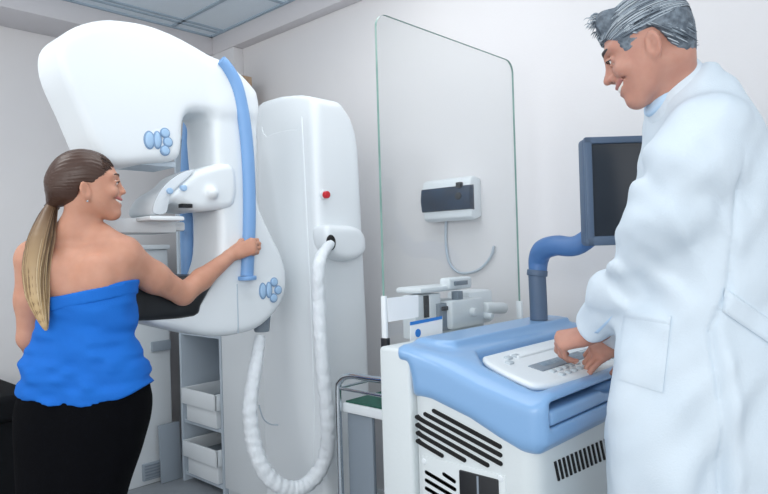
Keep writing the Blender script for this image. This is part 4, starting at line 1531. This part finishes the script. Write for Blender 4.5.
wbuild(MF, 'body', [SK_M, LIPM], man, colour=lipcol)
Wm_ = np.array(ORIGIN[man.name].inverted())
GREY = hair_mat('grey_hair', ((0, '2b3440'), (.3, '5c6874'), (.65, '8f9ba6'), (1, 'c3ccd3')), .45)
GREYC = mat('grey_hair_base', '4c5661', .6, noise=('77838e', 60, (1, 1, 1)), bump=(120, .5, (1, 1, 1)))
DARKB = hair_mat('dark_brow', ((0, '2a2626'), (1, '4a4444')), .5)
face_parts(lambda *a: tuple(Wm_[:3, :3] @ Hm(*a) + Wm_[:3, 3]), Wm_[:3, :3] @ hR, hs, man, IRIS, DARKB, 1.15, True)
for tp, d, n in tl:
    c = tp - d * .003 + n * .0056
    rot = np.stack([d, np.cross(n, d), n], 1)
    m_ = MB().ball((0, 0, 0), (.0062, .0048, .0014))
    m_.v = [tuple(Wm_[:3, :3] @ (rot @ np.array(p) + c) + Wm_[:3, 3]) for p in m_.v]
    m_.build('nail', NAIL, man)

# grey hair: cap plus combed strands with a raised front
HF = Fld(axis((-.20, .08, .0035)), axis((-.15, .12, .0035)), axis((1.62, 1.92, .0035)))
Hh = lambda x, y, z: np.array(hc) + hR @ (np.array([x, y, z]) * hs)
for sy in (-1, 1):
    HF.ell(Hh(.030, sy * .059, .012), np.array((.026, .0125, .036)) * hs, hR, .01)
HF.ell(Hh(-.010, 0, .042), np.array((.097, .081, .085)) * hs, hR, .01)
HF.ell(Hh(-.050, 0, .0), np.array((.052, .068, .078)) * hs, hR, .03)
HF.cap(Hh(.060, -.035, .098), Hh(.060, .035, .098), .020, k=.03)
X, Y, Z = HF.XYZ()
qx, qy, qz = [((X - hc[0]) * hR[0, i] + (Y - hc[1]) * hR[1, i] + (Z - hc[2]) * hR[2, i]) / hs for i in range(3)]
line = [(.13, .075), (.098, .072), (.085, .060), (.072, .048), (.060, .030), (.052, .0), (.045, -.014), (.030, -.012), (.018, .0), (.008, .012), (-.012, .018), (-.028, .010), (-.036, -.012), (-.042, -.04), (-.055, -.066), (-.085, -.08), (-.2, -.08), (-.2, .2), (.13, .2)]
HF.d = np.maximum(HF.d, poly_sdf(smooth_poly(line, 3), qx, qz) * .9)
ang = np.arctan2(qy, qz)
HF.d = (HF.d + .0016 * np.sin(ang * 34 + 7 * vnoise(X, Y, Z, 22, 22, 22)) + .003 * vnoise(X, Y, Z, 40, 60, 60)).astype(np.float32)
mh = wbuild(HF, 'hair', GREYC, man, smooth=3, label='short grey hair swept up at the front')
lines = []
lim = lambda x: np.interp(x, [-.2, -.085, -.055, -.042, -.036, -.028, -.012, .01, .02, .03, .045, .05, .06, .072, .085, .1], [-.08, -.08, -.066, -.04, -.012, .01, .018, .012, .0, -.012, -.014, .0, .03, .048, .06, .072])
for i in range(1500):
    ph = random.uniform(-1.75, 1.75)
    t0 = random.uniform(-.12, .85)
    ln = random.uniform(.16, .30)
    lift = random.uniform(.0, .03)
    L = []
    for k in range(8):
        t = t0 + ln * k / 7
        th = -.05 + t * 3.1
        up = 1.0 + lift * (k / 7) * (1.0 if t < .4 else .12)
        cx = -.011 if th < PI / 2 else -.012
        e = np.array([cx + .1005 * up * math.cos(th), .084 * up * math.sin(max(th, .35)) * math.sin(ph), .040 + .089 * up * math.sin(max(th, .35)) * math.cos(ph)])
        if th < .6:
            e[2] += .012 * (1 - th / .6) * math.cos(ph)
        if e[2] < lim(e[0]):
            continue
        L.append(tuple(Hh(*e)))
    if len(L) > 3:
        lines.append(L)
for i in range(90):                                                  # tuft standing over the forehead
    y = random.uniform(-.045, .045)
    b = np.array([.064 + random.uniform(-.012, .010), y, .098 + random.uniform(-.008, .012)])
    d = np.array([random.uniform(.018, .034), y * .15, random.uniform(-.012, .020)])
    lines.append([tuple(Hh(*(b + d * t + np.array([0, 0, .014 * math.sin(t * 2.6)])))) for t in np.linspace(0, 1, 7)])
for i in range(260):                                                 # sides and nape
    sgn = random.choice((-1, 1))
    x = random.uniform(-.105, .035)
    z = random.uniform(-.03, .05)
    if z - .02 < lim(x - .012):
        continue
    yy = .0825 * math.sqrt(max(0, 1 - ((x + .016) / .108) ** 2)) * sgn
    L = []
    for t in np.linspace(0, 1, 6):
        xx, z2 = x - .018 * t, z - .022 * t
        rr = 1 - ((xx + .011) / .0985) ** 2 - ((min(z2, .042) - .042) / .22) ** 2
        if rr > .05 and z2 > lim(xx):
            L.append(tuple(Hh(xx, .0828 * math.sqrt(rr) * sgn, z2)))
    if len(L) > 3:
        lines.append(L)
pstrands('strands', lines, .0014, GREY, mh)

# lab coat
COATM = mat('white_coat_cotton', 'd5e0e9', .85, bump=(260, .10, (1, 1, 1)), noise=('d0dce6', 7, (1, 1, 1)), spec=.25)
CF_ = Fld(axis((-.42, .34, .0055)), axis((-.34, .46, .006)), axis((.44, .96, .012), (.96, 1.72, .0055)))
CF_.loft([msec(68, 690, 714, .05, 1.44), msec(82, 668, 722, .08, 1.44), msec(98, 653, 729, .12), msec(118, 651, 739, .16), msec(140, 650, 748, .178), msec(170, 648, 758, .182),
          msec(230, 640, 770, .178), msec(290, 628, 779, .170), msec(340, 618, 790, .175), (mf(700, 400, 1.45)[2], mf(704, 400, 1.45)[0], mf(704, 400, 1.45)[1], .212, .185),
          (mf(700, 494, 1.45)[2], mf(708, 494, 1.45)[0], mf(708, 494, 1.45)[1], .222, .20), (.46, mf(708, 494, 1.45)[0], mf(708, 494, 1.45)[1], .235, .215)], k=0, p=2.15)
LS = [mf(706, 128, 1.31), mf(690, 165, 1.31), mf(668, 215, 1.35), mf(650, 254, 1.42), mf(624, 292, 1.53), mf(596, 326, 1.645)]
LSR = [.078, .079, .076, .074, .066, .050]
SL = Fld(CF_.x, CF_.y, CF_.z)
SL.chain(LS, LSR, k=.035)
RS = [mf(672, 128, 1.60), mf(662, 200, 1.64), mf(648, 262, 1.69), mf(618, 332, 1.755)]
CF_.chain(RS, [.075, .072, .066, .048], k=.035)
# cuff ends: cut square and hollow
cd = LS[-1] - LS[-2]
cd = cd / np.linalg.norm(cd)
X, Y, Z = CF_.XYZ()
pl = (X - LS[-1][0]) * cd[0] + (Y - LS[-1][1]) * cd[1] + (Z - LS[-1][2]) * cd[2]
CBODY = CF_.copy()
SL.d = (-smin(-SL.d, -(pl - .020), .012)).astype(np.float32)
CF_.d = smin(CF_.d, SL.d, .035).astype(np.float32)
# folds: along the sleeve crooks, down the skirt of the coat, over the back
d_sl = np.minimum.reduce([np.sqrt((X - p[0]) ** 2 + (Y - p[1]) ** 2 + (Z - p[2]) ** 2) for p in (LS[2], LS[3], LS[4])])
wsl = np.clip(1.2 - d_sl / .18, 0, 1)
fold = .016 * vnoise(X, Y, Z, 9, 7, 17, 1) * wsl + .032 * vnoise(X + .6 * Z, Y, Z - .3 * X, 30, 12, 14, 6) * wsl
low = np.clip((1.25 - Z) / .4, 0, 1)
fold = fold + .044 * vnoise(X, Y, Z, 14, 10, 2.0, 2) * low + .022 * vnoise(X + .4 * Z, Y, Z, 9, 6, 5, 3) + .014 * vnoise(X - .6 * Z, Y, Z, 22, 12, 12, 4)
# pleat down the back from the belt
pw = np.interp(Z[0, 0], [.44, mf(722, 400, 1.28)[2], mf(711, 330, 1.28)[2], mf(730, 288, 1.28)[2], mf(733, 200, 1.28)[2], mf(737, 150, 1.28)[2]],
               [mf(728, 560, 1.28)[0], mf(720, 400, 1.28)[0], mf(713, 330, 1.28)[0], mf(729, 288, 1.28)[0], mf(731, 205, 1.28)[0], mf(733, 150, 1.28)[0]])[None, None, :]
fold = fold + np.where(Y < .05, .008 * np.exp(-((X - pw) / .006) ** 2) * np.clip((1.48 - Z) / .1, 0, 1), 0)
fold = fold - np.where(Y < .05, .010 * np.exp(-((X - pw - .02) / .016) ** 2) * np.clip((1.16 - Z) / .1, 0, 1), 0)
CF_.d = (CF_.d + fold).astype(np.float32)
CBODY.d = (CBODY.d + fold).astype(np.float32)
# neck opening
CF_.cap(mf(668, 55, 1.445), mf(680, 98, 1.445), .062, .056, k=.01, mode='s')
COAT0 = CF_.copy()
coat = wbuild(CF_, 'lab_coat', COATM, man, smooth=1, label='long white lab coat with back belt')
# collar: a turned-down band round the neck, low in front and high at the nape
KF = Fld(axis((-.24, .16, .004)), axis((-.20, .20, .004)), axis((1.48, 1.78, .004)))
cc = mf(671, 84, 1.445)


def ringpt(t, k, dz):
    return cc + np.array([.036 * math.cos(t) * k + .010 * (k - 1) * 4, .053 * math.sin(t) * k, .048 * math.cos(t) + dz])


for i in range(28):
    t, t2 = i / 28 * 2 * PI, (i + 1) / 28 * 2 * PI
    for k, dz, r in ((1.0, .0, .0065), (1.12, -.006, .008), (1.25, -.020, .009), (1.38, -.036, .009)):
        KF.cap(ringpt(t, k, dz), ringpt(t2, k, dz), r, r, k=.012)
wbuild(KF, 'collar', COATM, coat)
SHIRT = mat('pale_blue_shirt', 'bcd6ee', .8, bump=(260, .1, (1, 1, 1)))
SFm = Fld(axis((-.24, .10, .004)), axis((-.18, .18, .004)), axis((1.48, 1.76, .004)))
for i in range(28):
    t, t2 = i / 28 * 2 * PI, (i + 1) / 28 * 2 * PI
    for dz in (.0, -.018):
        SFm.cap(ringpt(t, .92, dz) + [-.012 * (1 - math.cos(t)) * .5, 0, .004], ringpt(t2, .92, dz) + [-.012 * (1 - math.cos(t2)) * .5, 0, .004], .007, k=.01)
wbuild(SFm, 'shirt_collar', SHIRT, man, label='pale blue shirt collar')
# belt, pocket and cuff follow the cloth
def sample(F, p):
    q, w_ = [], []
    for a, c in zip((F.x, F.y, F.z), p):
        k = int(np.clip(np.searchsorted(a, c) - 1, 0, len(a) - 2))
        q.append(k)
        w_.append(float(np.clip((c - a[k]) / (a[k + 1] - a[k]), 0, 1)))
    b = F.d[q[0]:q[0] + 2, q[1]:q[1] + 2, q[2]:q[2] + 2]
    b = b[0] * (1 - w_[0]) + b[1] * w_[0]
    b = b[0] * (1 - w_[1]) + b[1] * w_[1]
    return b[0] * (1 - w_[2]) + b[1] * w_[2]


def hit(F, u, v, lift=0.0):
    """where the sight line through a measured point meets the cloth"""
    lo, prev = 1.0, None
    for dep in np.arange(1.0, 1.9, .006):
        if sample(F, mf(u, v, dep)) < 0:
            a_, b_ = dep - .006, dep
            for _ in range(10):
                m = .5 * (a_ + b_)
                a_, b_ = (a_, m) if sample(F, mf(u, v, m)) < 0 else (m, b_)
            return mf(u, v, b_ - lift)
    return mf(u, v, 1.45)


def patch(name, quad, n, m, t, material, par, F=None, **tg):
    """a piece of cloth sewn on the coat: follows its surface, thickness t"""
    q = np.array(quad, float)
    V, Q = [], []
    for lay in (t, -.006):
        for i in range(n + 1):
            for j in range(m + 1):
                a_, b_ = i / n, j / m
                p = (q[0] * (1 - a_) + q[1] * a_) * (1 - b_) + (q[3] * (1 - a_) + q[2] * a_) * b_
                edge = .6 if (i in (0, n) or j in (0, m)) and lay > 0 else 1
                V.append(hit(F, p[0], p[1], lay * edge))
    N_ = (n + 1) * (m + 1)
    k = lambda i, j, L: L * N_ + i * (m + 1) + j
    for i in range(n):
        for j in range(m):
            Q.append((k(i, j, 0), k(i + 1, j, 0), k(i + 1, j + 1, 0), k(i, j + 1, 0)))
            Q.append((k(i, j, 1), k(i, j + 1, 1), k(i + 1, j + 1, 1), k(i + 1, j, 1)))
    for i in range(n):
        Q += [(k(i, 0, 0), k(i, 0, 1), k(i + 1, 0, 1), k(i + 1, 0, 0)), (k(i, m, 0), k(i + 1, m, 0), k(i + 1, m, 1), k(i, m, 1))]
    for j in range(m):
        Q += [(k(0, j, 0), k(0, j + 1, 0), k(0, j + 1, 1), k(0, j, 1)), (k(n, j, 0), k(n, j, 1), k(n, j + 1, 1), k(n, j + 1, 0))]
    o = mesh_np_local(name, np.array(V), np.array(Q), material, par)
    o.data.set_sharp_from_angle(angle=math.radians(50))
    return tag(o, **tg)


patch('pocket', ((624, 309), (671, 316), (662.5, 393), (614, 378)), 14, 18, .005, COATM, coat, CBODY)
patch('pocket_hem', ((623.5, 310), (670.8, 317), (670, 325), (623, 318)), 14, 3, .0075, COATM, coat, CBODY)
patch('back_belt', ((725, 288), (790, 333), (790, 357), (722, 311)), 20, 8, .010, COATM, coat, CBODY)
patch('cuff_slit', ((594, 333), (613, 315), (608, 323), (598, 333.5)), 8, 3, .002, SHIRT, coat, COAT0, label='blue shirt showing through the cuff slit')
PMB().tube([tuple(LS[-1] - cd * .02), tuple(LS[-1] + cd * .014)], [.036, .034], n=18, sub=2).build('shirt_cuff', SHIRT, man)
PANTS = mat('grey_trousers', '3a4250', .85, bump=(200, .1, (1, 1, 1)))
for sy in (-.075, .075):
    TFm = Fld(axis((-.16, .16, .01)), axis((sy - .14, sy + .14, .01)), axis((.03, .8, .014)))
    TFm.chain([np.array([.03, sy, .75]), np.array([.01, sy, .5]), np.array([.03, sy, .06])], [.085, .08, .07], k=.02)
    Xs, Ys, Zs = TFm.XYZ()
    TFm.d = np.maximum(TFm.d, .05 - Zs).astype(np.float32)
    wbuild(TFm, 'trouser_leg', PANTS, man)
    an = np.array([.03, sy, .08])
    SF = Fld(axis((-.26, .12, .007)), axis((sy - .08, sy + .14, .007)), axis((-.01, .12, .006)))
    SF.chain([an + [.03, 0, -.03], an + [-.09, .03, -.04], an + [-.17, .055, -.045]], [.05, .046, .036], k=.02)
    Xs, Ys, Zs = SF.XYZ()
    SF.d = np.maximum(SF.d, np.maximum(.002 - Zs, Zs - .10)).astype(np.float32)
    wbuild(SF, 'shoe', MT['couch'], man)

# ==================================================================== LIGHT
def area(name, loc, target, sx, sy, power, col):
    l = bpy.data.lights.new(name, 'AREA')
    l.shape = 'RECTANGLE'
    l.size, l.size_y = sx, sy
    l.energy = power
    l.color = col
    o = bpy.data.objects.new(name, l)
    COL.objects.link(o)
    o.location = loc
    o.rotation_euler = (Vector(target) - Vector(loc)).to_track_quat('-Z', 'Y').to_euler()
    return o


area('window_light', (.35, -2.4, 1.75), (1.5, 2.2, 1.2), 2.6, 1.7, 5, (1, .995, .985))
area('window_light', (-1.5, .4, 1.7), (1.6, 1.6, 1.3), 2.0, 1.6, 19, (1, .995, .985))
area('ceiling_lamp', (1.35, 1.55, 2.67), (1.35, 1.55, 0), 1.3, .9, 10, (1, .995, .98))
area('ceiling_lamp', (1.5, .1, 2.67), (1.5, .1, 0), 1.2, .5, 1.5, (1, .995, .98))
area('ceiling_lamp', (-.1, 2.5, 2.67), (-.1, 2.5, 0), 1.2, .6, 13, (1, .995, .98))
area('added_ceiling_fill', (-.7, -.5, 1.9), (.9, 2.0, 2.7), 1.0, .5, 14, (1, .995, .98))  # unseen light added behind the camera, aimed up to brighten the ceiling tiles
W = bpy.data.worlds.new('daylight')
SC.world = W
W.use_nodes = True
bg = W.node_tree.nodes['Background']
bg.inputs['Color'].default_value = (.95, .975, 1.0, 1)
bg.inputs['Strength'].default_value = .95
SC.view_settings.view_transform = 'Standard'
SC.view_settings.look = 'None'
SC.view_settings.exposure = .09
SC.view_settings.gamma = 1
